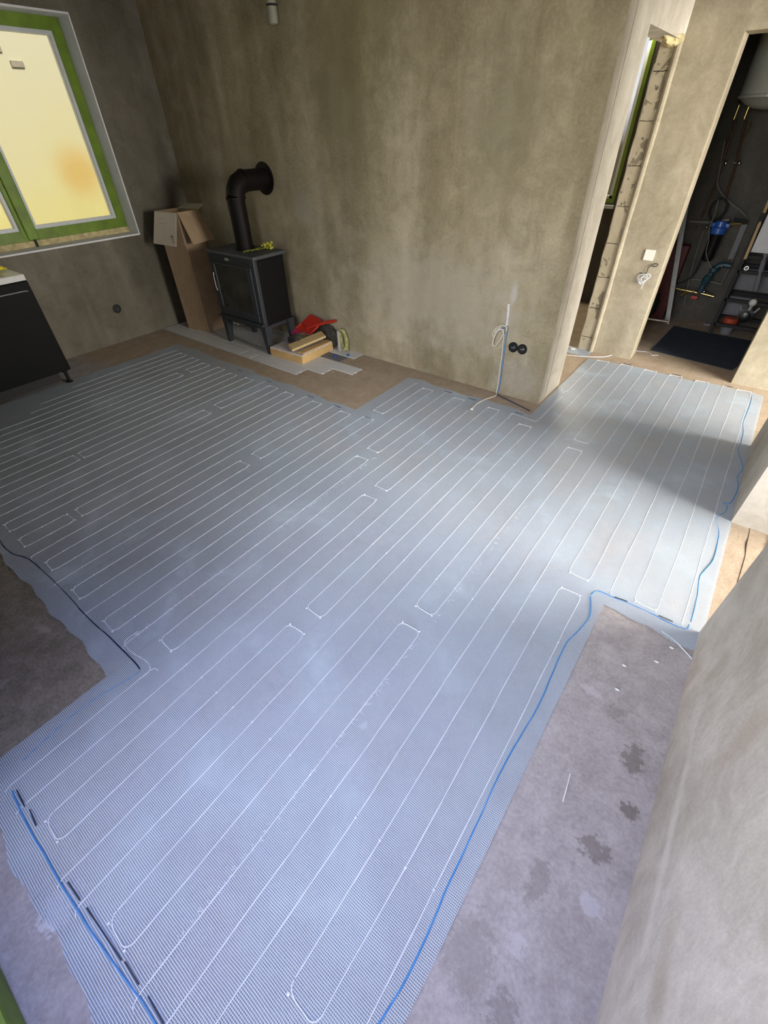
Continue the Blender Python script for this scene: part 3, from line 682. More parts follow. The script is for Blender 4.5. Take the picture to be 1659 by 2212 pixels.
floor_tube([(1492, 1345), (1505, 1290), (1510, 1250), (1520, 1235), (1540, 1210), (1550, 1170), (1552, 1150), (1548, 1120), (1565, 1108), (1570, 1095), (1562, 1088), (1577, 1088), (1588, 1070), (1594, 1050), (1592, 1030), (1604, 1012), (1594, 975), (1600, 958), (1605, 935), (1604, 918), (1608, 905), (1620, 875), (1624, 855)],
           .0024, 'blue', 'cold_lead', 'wavy blue lead under the mat beside the right wall', cat='cable')
floor_tube([(-20, 1150), (0, 1168), (10, 1182), (30, 1198), (62, 1208), (100, 1240), (150, 1290), (190, 1335), (235, 1375), (252, 1392), (290, 1430), (303, 1447)],
           .0026, 'blue_dark', 'cold_lead', 'dark lead along the mat edge by the bare kitchen floor', cat='cable')
floor_tube([(304, 1450), (280, 1467), (200, 1514), (120, 1580), (50, 1645)],
           .0018, 'blue', 'cold_lead', 'blue lead under the mat edge left of the kitchen step', cat='cable')
floor_tube([(28, 1710), (45, 1750), (75, 1810), (100, 1850), (130, 1905), (165, 1960), (200, 2015), (250, 2085), (290, 2140), (310, 2165), (345, 2225)],
           .0027, 'blue', 'cold_lead', 'blue lead along the lower left mat edge', cat='cable')
def sleeve(pa, pb, mat, label, group):
    mb = MB(); mb.tube([pa, pb], .0019, 6); solo(mb, 'joint_sleeve', mat, label, 'sleeve', group, True)
for n_, (a, b) in enumerate((((30, 1712), (47, 1748)), ((58, 1755), (72, 1790)), ((140, 1912), (166, 1952)), ((180, 1968), (255, 2082)), ((262, 2085), (292, 2135)), ((312, 2160), (345, 2220)))):
    pa, pb = PZ(*a), PZ(*b); sleeve((pa.x + .004, pa.y + .010, .0075), (pb.x + .004, pb.y + .010, .0075), 'blue_dark',
        'dark sleeve at the lower left mat edge, ' + ['topmost by the kitchen step', 'second from the kitchen step', 'between two white cable ends', 'the longest one', 'just below the longest one', 'nearest the bottom of the photo'][n_], 'sleeves along the lower left mat edge')
for n_, (a, b) in enumerate((((1325, 1294), (1353, 1304)), ((1420, 1334), (1451, 1348)))):
    pa, pb = PZ(*a), PZ(*b); sleeve((pa.x, pa.y + .006, .009), (pb.x, pb.y + .006, .009), 'black_matt', ['black joint sleeve near the inner corner of the bare grey floor', 'black joint sleeve over the grey floor close to the right wall'][n_], 'sleeves over the grey floor')
for k, where in ((1.6, 'nearest the right wall'), (5.5, 'straight before the utility doorway'), (9.5, 'before the light switch wall'), (13.6, 'by the dark conduit end'),
                 (17.6, 'where the cream cable meets the mat'), (19.8, 'between cream cable and floor notch'), (22.6, 'at the bare floor notch corner'), (25.6, 'right below the grey planks'),
                 (28.6, 'before the wooden box'), (33.7, 'before the stove'), (37.6, 'before the cardboard box')):
    yy = (4.262 if k < 12 else 2.905 if k < 22 else 2.215); x = 0.305 - PITCH * k
    sleeve((x + .03, yy + .004, .0075), (x - .03, yy - .002, .0075), 'blue_dark', 'dark sleeve at the far mat edge, ' + where, 'dark sleeves along the far mat edges')
floor_tube([(1428, 1365), (1450, 1380), (1470, 1398), (1494, 1424)], .0022, 'cable', 'edge_thread', 'white loose thread from the mat edge to the right wall', cat='thread')
floor_tube([(1222, 768), (1260, 771), (1300, 772), (1322, 768)], .003, 'cable', 'edge_thread', 'white thread across the narrow doorway threshold', cat='thread')

# ---------------------------------------------------------------- things along the back wall
# stove
st = thing('wood_stove', 'black cast iron wood stove on four legs with a glass door', 'stove', (-3.68, 2.8, 0))
sx0, sx1, sy0, sy1, sz0, sz1 = -3.985, -3.365, 2.62, 2.965, 0.25, 0.79
mb = MB(); mb.box((sx0 + .02, sy0 + .02, sz0), (sx1 - .015, sy1, sz1), .012); mb.build('body', 'steel_side', st)
mb = MB(); mb.box((sx0 - .008, sy0 - .012, sz1), (sx1 + .02, sy1 + .01, sz1 + .028), .010); mb.build('top_plate', 'iron_top', st)
mb = MB()   # grooved head and corner posts
mb.box((sx0, sy0 - .002, .725), (sx1 - .03, sy0 + .03, sz1 - .004), .006)
for i in range(5): mb.box((sx0 + .01, sy0 - .007, .733 + i * .010), (sx1 - .04, sy0 + .002, .738 + i * .010))
mb.build('front_head', 'iron', st)
for (xa, xb) in ((sx0, sx0 + .035), (sx1 - .045, sx1)):
    mb = MB(); mb.box((xa, sy0 - .004, sz0), (xb, sy0 + .04, sz1), .010); mb.build('corner_post', 'iron', st)
mb = MB(); gx0, gx1, gz0, gz1 = -3.905, -3.468, .352, .712
mb.box((sx0 + .035, sy0 - .014, gz1), (sx1 - .045, sy0 + .012, .728), .005); mb.box((sx0 + .035, sy0 - .014, .285), (sx1 - .045, sy0 + .012, gz0), .006)
mb.box((sx0 + .035, sy0 - .014, gz0), (gx0, sy0 + .012, gz1), .005); mb.box((gx1, sy0 - .014, gz0), (sx1 - .045, sy0 + .012, gz1), .005)
dr = mb.build('door', 'iron', st)
mb = MB(); mb.box((gx0 - .004, sy0 - .003, gz0 - .004), (gx1 + .004, sy0 + .004, gz1 + .004)); mb.build('door_glass', 'firebox', dr)
mb = MB(); mb.tube([(gx0 - .028, sy0 - .018, .64), (gx0 - .030, sy0 - .024, .60), (gx0 - .030, sy0 - .024, .52), (gx0 - .028, sy0 - .018, .49)], .0036, 8); mb.build('handle', 'chrome', dr, True)
mb = MB(); mb.box((-3.735, sy0 - .012, .755), (-3.690, sy0 - .004, .775), .003); mb.build('badge', 'chrome', st)
mb = MB(); mb.box((sx0 - .006, sy0 - .030, sz0 + .012), (sx1 + .004, sy0 + .03, sz0 + .030), .005); mb.box((sx0 + .02, sy0 - .004, sz0 - .02), (sx1 - .02, sy0 + .02, sz0 + .014), .004)
mb.build('ash_ledge', 'iron', st)
mb = MB()
for q in (-.03, 0, .03): mb.tube([(-3.78 + q, sy0 - .012, .232), (-3.78 + q, sy0 - .006, .212)], .0055, 8)
mb.build('air_slots', 'chrome', st, True)
mb = MB(); mb.box((-3.70, sy0 + .03, .195), (-3.60, sy0 + .15, .25), .006); mb.build('air_inlet', 'iron', st)
mb = MB(); mb.box((sx1 - .018, sy0 + .05, .30), (sx1 - .008, sy1 - .02, sz1 - .02), .003); mb.box((sx1 - .010, 2.72, .345), (sx1 - .005, 2.80, .350)); mb.build('side_panel', 'steel_side', st)
for (cx, cy, ox, oy) in ((sx0 + .03, sy0 + .03, -.012, -.012), (sx1 - .03, sy0 + .03, .012, -.012), (sx0 + .03, sy1 - .03, -.012, .012), (sx1 - .03, sy1 - .03, .02, .012)):
    mb = MB(); a, b = .038, .019
    lo = [(cx + ox + sx * b, cy + oy + sy * b, 0.009) for sx, sy in ((-1, -1), (1, -1), (1, 1), (-1, 1))]
    hi = [(cx + sx * a, cy + sy * a, sz0 + .01) for sx, sy in ((-1, -1), (1, -1), (1, 1), (-1, 1))]
    mb.hexa(lo, hi, .006); mb.build('leg', 'iron', st)
for (xa, ya, xb, yb) in ((sx0 + .05, sy0 + .012, sx1 - .05, sy0 + .022), (sx1 - .03, sy0 + .05, sx1 - .018, sy1 - .05)):
    mb = MB(); mb.box((xa, ya, sz0 - .028), (xb, yb, sz0 + .005), .003); mb.build('apron', 'iron', st)
# flue pipe
fp = thing('flue_pipe', 'black bent flue pipe from the stove top into the wall', 'stove pipe', (-3.66, 2.79, .818))
PR = .072; cx_, cy_ = -3.66, 2.795
mb = MB(); mb.tube([(cx_, cy_, .818), (cx_, cy_, 1.19)], PR, 28); mb.tube([(cx_, cy_, .818), (cx_, cy_, .84)], PR + .006, 28); mb.build('pipe', 'pipe_black', fp, True)
mb = MB(); ep = []
for i in range(9):
    a = PI / 2 * i / 8; ep.append((cx_, cy_ + .10 - .10 * math.cos(a), 1.19 + .10 * math.sin(a)))
ep = [ep[0], (cx_, cy_ + .012, 1.232), (cx_, cy_ + .045, 1.272), (cx_, cy_ + .10, 1.292)]
mb.tube(ep, PR + .004, 28); mb.tube([(cx_, cy_ + .10, 1.292), (cx_, YB, 1.292)], PR + .002, 28); mb.build('elbow', 'pipe_black', fp, True)
mb = MB(); mb.tube([(cx_, cy_, 1.178), (cx_, cy_, 1.195)], PR + .009, 28); mb.tube([(cx_, cy_ + .092, 1.292), (cx_, cy_ + .108, 1.292)], PR + .009, 28); mb.build('joint_ring', 'pipe_black', fp, True)
mb = MB(); mb.lathe([(.115, 0), (.115, .004), (.108, .007), (PR, .008)], (cx_, YB, 1.292), (0, -1, 0), 36); mb.build('wall_collar', 'pipe_black', fp, True)
mb = MB(); mb.tube([(cx_ - .085, cy_ - .03, 1.18), (cx_ - .078, cy_ - .03, 1.02)], .0022, 6); mb.tube([(cx_ - .06, cy_ - .03, 1.182), (cx_ - .10, cy_ - .03, 1.184)], .005, 8); mb.build('damper_wire', 'brass', fp)
# dried twig on the stove
tw = thing('dried_sprig', 'dry green sprig with yellow blossoms lying on the stove', 'plant', (-3.5, 2.8, .818))
mb = MB(); base = Vector((-3.56, 2.69, .824)); tip = Vector((-3.42, 2.88, .845))
mb.tube(smoothpath([base, (-3.52, 2.75, .832), (-3.47, 2.82, .838), tip]), .004, 6)
for q in range(40):
    t_ = random.uniform(0, 1); p = base.lerp(tip, t_); L = random.uniform(.02, .05); a = random.uniform(0, 2 * PI)
    e = p + Vector((L * math.cos(a) * .6 + .02 * 1, L * math.sin(a) * .6 + .01, random.uniform(.0, .012))); mb.tube([p, (p + e) / 2 + Vector((0, 0, .006)), e], .0022, 5)
mb.build('stem', 'moss', tw)
mb = MB()
for q in range(26):
    c = Vector((-3.435, 2.875, .845)) + Vector((random.uniform(-.05, .06), random.uniform(-.05, .04), random.uniform(-.008, .028))); mb.ball(c, random.uniform(.007, .013), (1, 1, .8), 8)
mb.build('blossom', 'yellow_bloom', tw, True)

# tall carton
bx = thing('cardboard_box', 'tall open cardboard box standing between the left wall and the stove', 'box', (-4.51, 2.77, 0))
A0, A1 = (-4.655, 2.622), (-4.370, 2.668); B1, B0 = (-4.372, 2.885), (-4.65, 2.86); zt = 1.06; th = .005
def wallq(a, b, z0=.009, z1=zt):
    mbx = MB(); mbx.slab([(a[0], a[1], z0), (b[0], b[1], z0), (b[0], b[1], z1), (a[0], a[1], z1)], th); return mbx
for a, b in ((A0, A1), (A1, B1), (B1, B0), (B0, A0)): wallq(a, b).build('box_side', 'card', bx)
mb = MB(); mb.hexa([(*A0, .0085), (*A1, .0085), (*B1, .0085), (*B0, .0085)], [(*A0, .014), (*A1, .014), (*B1, .014), (*B0, .014)]); mb.build('box_bottom', 'card', bx)
mb = MB(); mb.slab([(A0[0], A0[1] - .004, zt), (A1[0] - .006, A1[1] - .004, zt), (A1[0] + .0, A1[1] - .10, zt - .255), (A0[0] - .03, A0[1] - .09, zt - .25)], .004); fl1 = mb.build('box_flap', 'card_white', bx); fl1['label'] = 'white printed flap'
mb = MB(); c0 = Vector((A1[0] - .035, A1[1] - .092, zt - .185))
for dx, dz in ((0, 0), (.012, .008), (-.010, .006), (.004, .014), (-.004, -.014), (.002, -.028), (-.002, -.042)): mb.ball(c0 + Vector((dx, -.002 + .0 * dz, dz)), .0065, (1, .35, 1), 6)
mb.build('printed_mark', 'ink', fl1)
mb = MB()
for i, wd in enumerate((.10, .13, .09)):
    z = zt - .05 - i * .035; mb.box((A0[0] + .07, A0[1] - .0235 - i * .0125 - .0, z), (A0[0] + .07 + wd, A0[1] - .022 - i * .0125, z + .004))
mb.build('faint_print', 'card_faint', fl1)
mb = MB(); mb.slab([(A1[0] + .004, A1[1], zt), (B1[0] + .004, B1[1], zt), (B1[0] + .145, B1[1] + .01, zt - .225), (A1[0] + .135, A1[1] - .005, zt - .24)], .004); mb.build('box_flap', 'card', bx)
mb = MB(); mb.slab([(B1[0], B1[1], zt), (B0[0], B0[1], zt), (B0[0] + .02, B0[1] + .09, zt + .03), (B1[0] - .02, B1[1] + .09, zt + .035)], .004); f3 = mb.build('box_flap', 'card_white', bx)
mb = MB(); mb.slab([(B0[0], B0[1], zt), (A0[0], A0[1], zt), (A0[0] - .09, A0[1] + .02, zt - .15), (B0[0] - .09, B0[1] - .02, zt - .15)], .004); mb.build('box_flap', 'card', bx)
mb = MB(); mb.lathe([(.028, 0), (.03, .02), (.022, .028)], (-4.70, 2.66, .0095), n=16); solo(mb, 'red_cap', 'red', 'small red cap on the planks beside the cardboard box', 'tub', smooth=True)  # unidentified small red object, taken for a cap

# wood-look planks of the hearth
rows = [(2.447, [(-4.88, -4.30), (-4.295, -3.62), (-3.615, -3.46), (-3.455, -2.845)], 'front'), (2.585, [(-4.88, -4.60), (-4.595, -3.95), (-3.945, -3.30), (-3.295, -2.665)], 'second'),
        (2.723, [(-4.88, -4.15), (-4.145, -3.50), (-3.06, -2.445)], 'third'), (2.861, [(-4.88, -4.40), (-4.395, -3.75), (-3.745, -3.10), ], 'fourth'), (2.999, [(-4.88, -4.0), (-3.995, -3.30), (-3.295, -2.655)], 'rear')]
for r_i, (y0, ivs, nm) in enumerate(rows):
    for c_i, (xa, xb) in enumerate(ivs):
        last = c_i == len(ivs) - 1
        if last: where = {'front': 'in front of the wooden box, in the front row', 'second': 'right of the wooden box corner, end of the second row', 'third': 'farthest right of all, apart on the brown floor', 'fourth': 'behind the stove, row before the wall', 'rear': 'against the wall right of the red dustpan'}[nm]
        else: where = ['starting at the left wall', 'beside the cardboard box', 'under the stove'][min(c_i, 2)] + ', in the %s row' % nm
        rt = thing('floor_plank', 'grey wood-look plank ' + where, 'plank', ((xa + xb) / 2, y0 + .067, 0), 'grey planks laid around the stove')
        mb = MB(); mb.box((xa, y0, .0005), (xb, y0 + .134, .0085), .0012); mb.build('plank', 'plank', rt)
        if last and nm != 'fourth':
            mb = MB()
            for q in range(8):
                if (q * 7 + r_i) % 5 != 1: mb.box((xb - .0005, y0 + .008 + q * .0155, .002), (xb + .0012, y0 + .017 + q * .0155, .0066))
            mb.build('hollow_ends', 'black_matt', rt)
mb = MB(); mb.box((-3.05, 2.865, .0005), (-2.72, 2.985, .0060), .001); solo(mb, 'slate_strip', 'panel_grey', 'smooth dark grey strip among the pale planks right of the wooden box', 'tile')
for i, (px, py) in enumerate(((724, 770), (752, 768))):
    p = PZ(px, py, .01); mb = MB(); mb.box((p.x - .012, p.y - .010, .0062), (p.x + .012, p.y + .010, .022), .002)
    solo(mb, 'tile_spacer', 'blue_plastic', ['blue spacer clip left on the dark grey strip', 'blue spacer clip right at the rear plank edge'][i], 'spacer')

# shallow wooden box with things on it
wb_ = thing('wooden_box', 'shallow pine wood box covered with white dust right of the stove', 'box', (-3.15, 2.82, .0085))
q0, q1, q2, q3 = Vector((-3.345, 2.612, 0)), Vector((-2.945, 2.630, 0)), Vector((-2.955, 3.045, 0)), Vector((-3.322, 3.03, 0))
def up(v, z): return (v.x, v.y, z)
mb = MB(); mb.hexa([up(q0, .0088), up(q1, .0088), up(q1 + Vector((0, .02, 0)), .0088), up(q0 + Vector((0, .02, 0)), .0088)], [up(q0, .078), up(q1, .078), up(q1 + Vector((0, .02, 0)), .078), up(q0 + Vector((0, .02, 0)), .078)], .002); mb.build('front_board', 'wood', wb_)
mb = MB(); mb.hexa([up(q1 - Vector((.02, -.02, 0)), .0088), up(q1 + Vector((0, .02, 0)), .0088), up(q2, .0088), up(q2 - Vector((.02, 0, 0)), .0088)], [up(q1 - Vector((.02, -.02, 0)), .078), up(q1 + Vector((0, .02, 0)), .078), up(q2, .078), up(q2 - Vector((.02, 0, 0)), .078)], .002); mb.build('side_board', 'wood', wb_)
mb = MB(); mb.hexa([up(q0, .072), up(q1, .072), up(q2, .072), up(q3, .072)], [up(q0 + Vector((.004, .004, 0)), .090), up(q1 + Vector((-.004, .004, 0)), .088), up(q2 + Vector((-.004, -.004, 0)), .088), up(q3 + Vector((.004, -.004, 0)), .09)], .002); mb.build('lid', 'wood_dusty', wb_)
mb = MB(); mb.box((-3.02, 2.66, .0885), (-2.955, 3.03, .098), .002); mb.build('rim_strip', 'wood', wb_)
mb = MB(); a = Vector((-3.115, 2.655, .100)); b = Vector((-3.005, 2.99, .150)); u = Vector((.052, -.024, -.006))
mb.hexa([a - u, a + u, b + u, b - u], [p + Vector((0, 0, .022)) for p in (a - u, a + u, b + u, b - u)], .008); solo(mb, 'wooden_float', 'wood_pale', 'pale rounded wooden block lying slanted on the wooden box', 'wooden block')
# crumpled clear bag with pink label
def crumple(c, rx, ry, rz, seed, sub=4, amp=.35):
    mbx = MB(); bmesh.ops.create_icosphere(mbx.b, subdivisions=sub, radius=1)
    for v in mbx.b.verts:
        n_ = mnoise.noise(v.co * 2.2 + Vector((seed, 0, 0))) * amp + mnoise.noise(v.co * 6 + Vector((0, seed, 0))) * amp * .5
        p = v.co * (1 + n_); v.co = Vector((c[0] + p.x * rx, c[1] + p.y * ry, max(c[2] - rz * .98, c[2] + p.z * rz)))
    return mbx
pb = thing('plastic_bag', 'crumpled clear plastic bag with pink label on the wooden box', 'bag', (-3.22, 2.86, .091))
crumple((-3.19, 2.86, .125), .115, .12, .035, 3.3).build('bag', 'bag', pb)
crumple((-3.24, 2.92, .128), .04, .03, .018, 8.8, 3).build('paper', 'card_white', pb)
mb = MB(); mb.slab([(-3.36, 2.90, .118), (-3.27, 2.93, .122), (-3.28, 2.97, .150), (-3.37, 2.94, .146)], .002); mb.build('label', 'pink', pb)
# dustpan
dp = thing('dustpan', 'red plastic dustpan lying tilted against the wall behind the wooden box', 'dustpan', (-3.15, 3.02, .15))
mb = MB(); P0 = [PY(645, 714, 3.02), PY(672, 700, 3.06), PY(686, 704, 3.07), PY(690, 712, 3.02)]
n = 8; prof = []
lip0, lip1 = Vector((-3.36, 2.96, .150)), Vector((-3.14, 2.93, .135)); bk0, bk1 = Vector((-3.25, 3.09, .235)), Vector((-3.10, 3.07, .215))
mb.slab([lip0, lip1, bk1, bk0], .004)
mb.slab([bk0, bk1, bk1 + Vector((0, .0, .035)), bk0 + Vector((0, 0, .035))], .004); mb.slab([lip0, bk0, bk0 + Vector((0, 0, .035)), lip0 + Vector((0, 0, .006))], .004); mb.slab([lip1, bk1, bk1 + Vector((0, 0, .035)), lip1 + Vector((0, 0, .006))], .004)
mb.slab([lip0 + Vector((.04, .05, .045)), lip1 + Vector((-.01, .06, .045)), bk1 + Vector((0, 0, .036)), bk0 + Vector((0, 0, .036))], .004)
mb.build('pan', 'red', dp)
mb = MB(); mb.tube([(-3.22, 2.99, .175), (-3.12, 3.03, .215), (-3.02, 3.07, .245), (-2.93, 3.09, .268)], [.010, .014, .015, .013], 10); mb.build('handle', 'red', dp, True)
mbx = crumple((-3.04, 3.088, .11), .13, .032, .095, 1.4, 4, .25); solo(mbx, 'canvas_bag', 'cloth_dark', 'dark canvas bag slumped behind the wooden box', 'bag', smooth=True)
mbx = MB()
mbx.box((-2.905, 3.06, .010), (-2.885, 3.115, .19), .004); mbx.box((-2.88, 3.05, .010), (-2.873, 3.11, .175), .002)
solo(mbx, 'paper_bag_edge', 'card_white', 'thin white upright card beside the dark canvas bag', 'card')
gl_ = MB(); gl_.tube(smoothpath([(-2.875, 3.08, .20), (-2.84, 3.085, .19), (-2.815, 3.085, .13), (-2.81, 3.08, .07), (-2.80, 3.06, .03)]), [.016] * 12 + [.02] * 13, 10)
gl_.tube(smoothpath([(-2.87, 3.07, .18), (-2.862, 3.07, .11), (-2.83, 3.06, .04)]), .012, 8); gl_.ball((-2.815, 3.055, .045), .02)
solo(gl_, 'work_glove', 'glove', 'green and white work glove leaning at the wall right of the wooden box', 'glove', smooth=True)

# sockets and cables on the back wall
for i, xx in enumerate((-1.22, -1.150)):
    t_ = thing('wall_socket', ['left of the two black round wall sockets near the corner', 'right of the two black round wall sockets near the corner'][i], 'socket', (xx, YB, .376), 'black round sockets')
    mb = MB(); mb.lathe([(.036, 0), (.036, .006), (.031, .010), (.029, .006), (.0, .004)], (xx, YB, .376), (0, -1, 0), 28); mb.build('box_rim', 'black', t_, True)
    mb = MB(); mb.tube([(xx - .012, YB - .009, .376), (xx + .012, YB - .009, .372)], .004, 6); mb.tube([(xx + .006, YB - .010, .385), (xx + .018, YB - .010, .380)], .003, 6); mb.build('terminal', 'chrome', t_)
    mb = MB(); mb.box((xx - .024, YB - .008, .368), (xx + .024, YB - .0075, .384)); mb.build('insert', 'black_matt', t_)
t_ = thing('wall_socket', 'dark empty round socket box low on the left wall', 'socket', (XL, 2.07, .30))
mb = MB(); mb.lathe([(.040, 0), (.040, .004), (.034, .006), (.030, .002), (0, .001)], (XL, 2.068, .302), (1, 0, 0), 28); mb.build('box_rim', 'black_matt', t_, True)
mb = MB(); mb.tube([(XL + .004, 2.06, .31), (XL + .02, 2.065, .30), (XL + .012, 2.075, .285)], .003, 6); mb.build('wire', 'panel_grey', t_)
Yw = YB - .012
cc = thing('coiled_cable', 'cream cable coiled at the wall above a groove with blue conduit', 'cable', (-1.3, YB, 0))
mb = MB(); Zt = .535
loop1 = [(1098, 712), (1097, 704), (1088, 701), (1076, 706), (1068, 718), (1070, 726), (1074, 712), (1086, 704)]
mb.tube([(p.x, Yw - .012, p.z) for p in smoothpath([PY(a_, b_, YB) for a_, b_ in loop1])], .0042, 8)
loop2 = [(1092, 709), (1080, 712), (1071, 728), (1069, 741), (1074, 744), (1082, 735), (1090, 722), (1092, 712), (1084, 708), (1074, 716)]
mb.tube([(p.x, Yw - .020, p.z) for p in smoothpath([PY(a_, b_, YB) for a_, b_ in loop2])], .0042, 8)
down = [PY(1089, 722, Yw), PY(1087, 740, Yw), PY(1084, 770, Yw), PY(1080, 800, Yw), PY(1076, 830, Yw), PY(1073, 846, Yw)]
tail = [PZ(1070, 855, .01), PZ(1050, 862, .008), PZ(1030, 872, .008), PZ(1019, 884, .010)]
mb.tube(smoothpath(down + tail), .0042, 8); mb.build('cable', 'wcable', cc, True)
mb = MB(); p = tail[-1]; mb.ball((p.x, p.y, .012), .012, (1, 1, .6), 12); mb.build('cable_tip', 'white', cc, True)
cb = thing('blue_conduit', 'blue conduit rising from the floor up the back wall', 'conduit', (-1.28, YB, 0))
mb = MB(); dn = [PY(a_, b_, Yw + .004) for a_, b_ in ((1078, 716), (1090, 708), (1096, 712), (1094, 725), (1091, 745), (1088, 770), (1084, 800), (1080, 830), (1074, 851))]
mb.tube(smoothpath(dn), .0036, 8); mb.build('riser', 'blue', cb, True)
mb = MB(); mb.tube([(PZ(1073, 853).x, PZ(1073, 853).y - .004, .006), (PZ(1144, 889).x, PZ(1144, 889).y, .006)], .0035, 8); mb.build('floor_run', 'blue_dark', cb, True)
mb = MB(); mb.tube([(p.x, YB - .004, p.z) for p in [PY(a_, b_, YB) for a_, b_ in ((1100, 655), (1099, 672), (1097, 690), (1095, 702))]], .010, 8); solo(mb, 'chase_filling', 'plaster_drop', 'strip of fresh white plaster over the coiled cable', 'plaster')
# pvc pipe hanging at top
pp = thing('drain_pipe', 'grey plastic pipe end at the top of the back wall', 'pipe', (-3.27, 3.085, 2.14))
mb = MB(); mb.lathe([(.001, .03), (.024, .03), (.024, 0), (.029, 0), (.032, .012), (.032, .10), (.031, .59)], (-3.27, 3.09, 2.145), n=24); mb.build('pipe', 'pipe_grey', pp, True)
mb = MB(); mb.lathe([(.033, 0), (.036, .003), (.036, .008), (.033, .011)], (-3.27, 3.09, 2.225), n=24); mb.build('clip', 'black_matt', pp, True)

# ---------------------------------------------------------------- kitchen cabinet at the left
kc = thing('kitchen_cabinet', 'dark low cabinet under the window at the left edge', 'cabinet', (-4.59, .45, 0))
cxf, cye = -4.29, 1.265
mb = MB(); mb.box((XL + .01, -0.30, .12), (cxf - .022, cye, .795)); mb.build('carcass', 'cabinet', kc)
for (ya, yb) in ((.668, cye), (.068, .662), (-.30, .062)):
    mb = MB(); mb.box((cxf - .02, ya, .115), (cxf, yb, .79), .006); d_ = mb.build('door', 'cabinet', kc)
    mb = MB(); mb.tube([(cxf + .002, ya + .10, .728), (cxf + .018, ya + .12, .735), (cxf + .018, yb - .06, .735), (cxf + .002, yb - .03, .728)], .0045, 8); mb.build('handle', 'zinc', d_, True)
mb = MB(); mb.box((cxf - .10, -.30, .02), (cxf - .085, cye - .08, .12)); mb.build('plinth', 'black_matt', kc)
for (lx, ly) in ((cxf - .06, cye - .035), (cxf - .5, cye - .035), (cxf - .06, .1), (cxf - .5, .1)):
    mb = MB(); mb.lathe([(.028, 0), (.028, .008), (.014, .016), (.014, .085), (.022, .09), (.022, .118)], (lx, ly, .001), n=16); mb.build('leg', 'black', kc, True)
wt = thing('sink_worktop', 'white worktop with dark inset sink under the window', 'worktop', (-4.59, .45, .797))
mb = MB(); mb.box((XL + .01, -.30, .797), (cxf + .005, cye - .005, .838), .006); mb.build('worktop', 'worktop', wt)
mb = MB(); mb.box((-4.78, .45, .8375), (-4.335, 1.155, .8405), .001); bmesh.ops.bevel(mb.b, geom=[e for e in mb.b.edges if abs(e.verts[0].co.z - e.verts[1].co.z) > .002], offset=.05, segments=5, affect='EDGES'); mb.build('sink', 'black', wt)
mb = MB(); mb.box((-4.80, -.30, .838), (-4.79, cye - .03, .845), .002); mb.build('rim', 'worktop', wt)
yg = MB(); c = Vector((-4.56, 1.185, .862))
for q, (dx, dy, dz, rr) in enumerate(((0, 0, 0, .026), (.03, .02, -.004, .018), (-.025, .015, .012, .022), (.0, -.03, .01, .024), (.02, -.045, -.002, .018), (-.01, -.055, .018, .02))): yg.ball(c + Vector((dx, dy, dz)), rr, (1, 1.2, .8), 10)
yg.tube([c + Vector((0, .01, 0)), c + Vector((.03, .035, -.004)), c + Vector((.045, .05, -.012))], .009, 8)
solo(yg, 'rubber_glove', 'yellow', 'bunched yellow rubber glove on the white worktop', 'glove', smooth=True)

# ---------------------------------------------------------------- switch wall
mb = MB(); mb.box((-.778, YU - .010, .772), (-.706, YU, .846), .002); solo(mb, 'light_switch', 'white', 'white square switch plate left of the utility doorway', 'switch')
wc = thing('cable_coil', 'small white cable coil hanging under the light switch', 'cable', (-.72, YU, .62))
for j, (cx0, cz0, r0, ph) in enumerate(((-.735, .645, .034, 0), (-.730, .635, .026, 1), (-.715, .655, .030, 2))):
    mb = MB(); mb.tube([(cx0 + (r0 + .004 * math.sin(3 * a + ph)) * math.cos(a), YU - .014 - .004 * j, cz0 + r0 * .95 * math.sin(a + .3 * ph)) for a in [2 * PI * q / 24 for q in range(24)]], .0032, 6, closed=True); mb.build('loop', 'cable', wc, True)
mb = MB()
for q in (-.752, -.735, -.715): mb.tube([(q, YU - .012, .64), (q - .003, YU - .014, .59 + .02 * math.sin(q * 99))], .0022, 6)
mb.build('loose_end', 'cable', wc)
mb = MB(); mb.tube([(p.x, YU - .01, p.z) for p in smoothpath([PY(a_, b_, YU) for a_, b_ in ((1383, 588), (1390, 591), (1397, 588), (1401, 578), (1408, 572), (1416, 569), (1422, 571), (1418, 575), (1408, 574))])], .0028, 6)
solo(mb, 'loose_wire', 'black_matt', 'thin dark wire curling out of the wall under the switch', 'wire', smooth=True)
mb = crumple((-1.0, YU - .10, 2.005), .05, .22, .05, 5.0, 4, .35); solo(mb, 'foam_blob', 'foam', 'pale lump of foam and plaster over the narrow doorway', 'foam', smooth=True)
mb = MB(); p = PZ(1238, 755, .01); mb.tube([(p.x - .02, p.y, .012), (p.x + .015, p.y + .01, .012)], .009, 10); solo(mb, 'pipe_offcut', 'white', 'small white pipe offcut on the narrow doorway threshold', 'pipe', smooth=True)

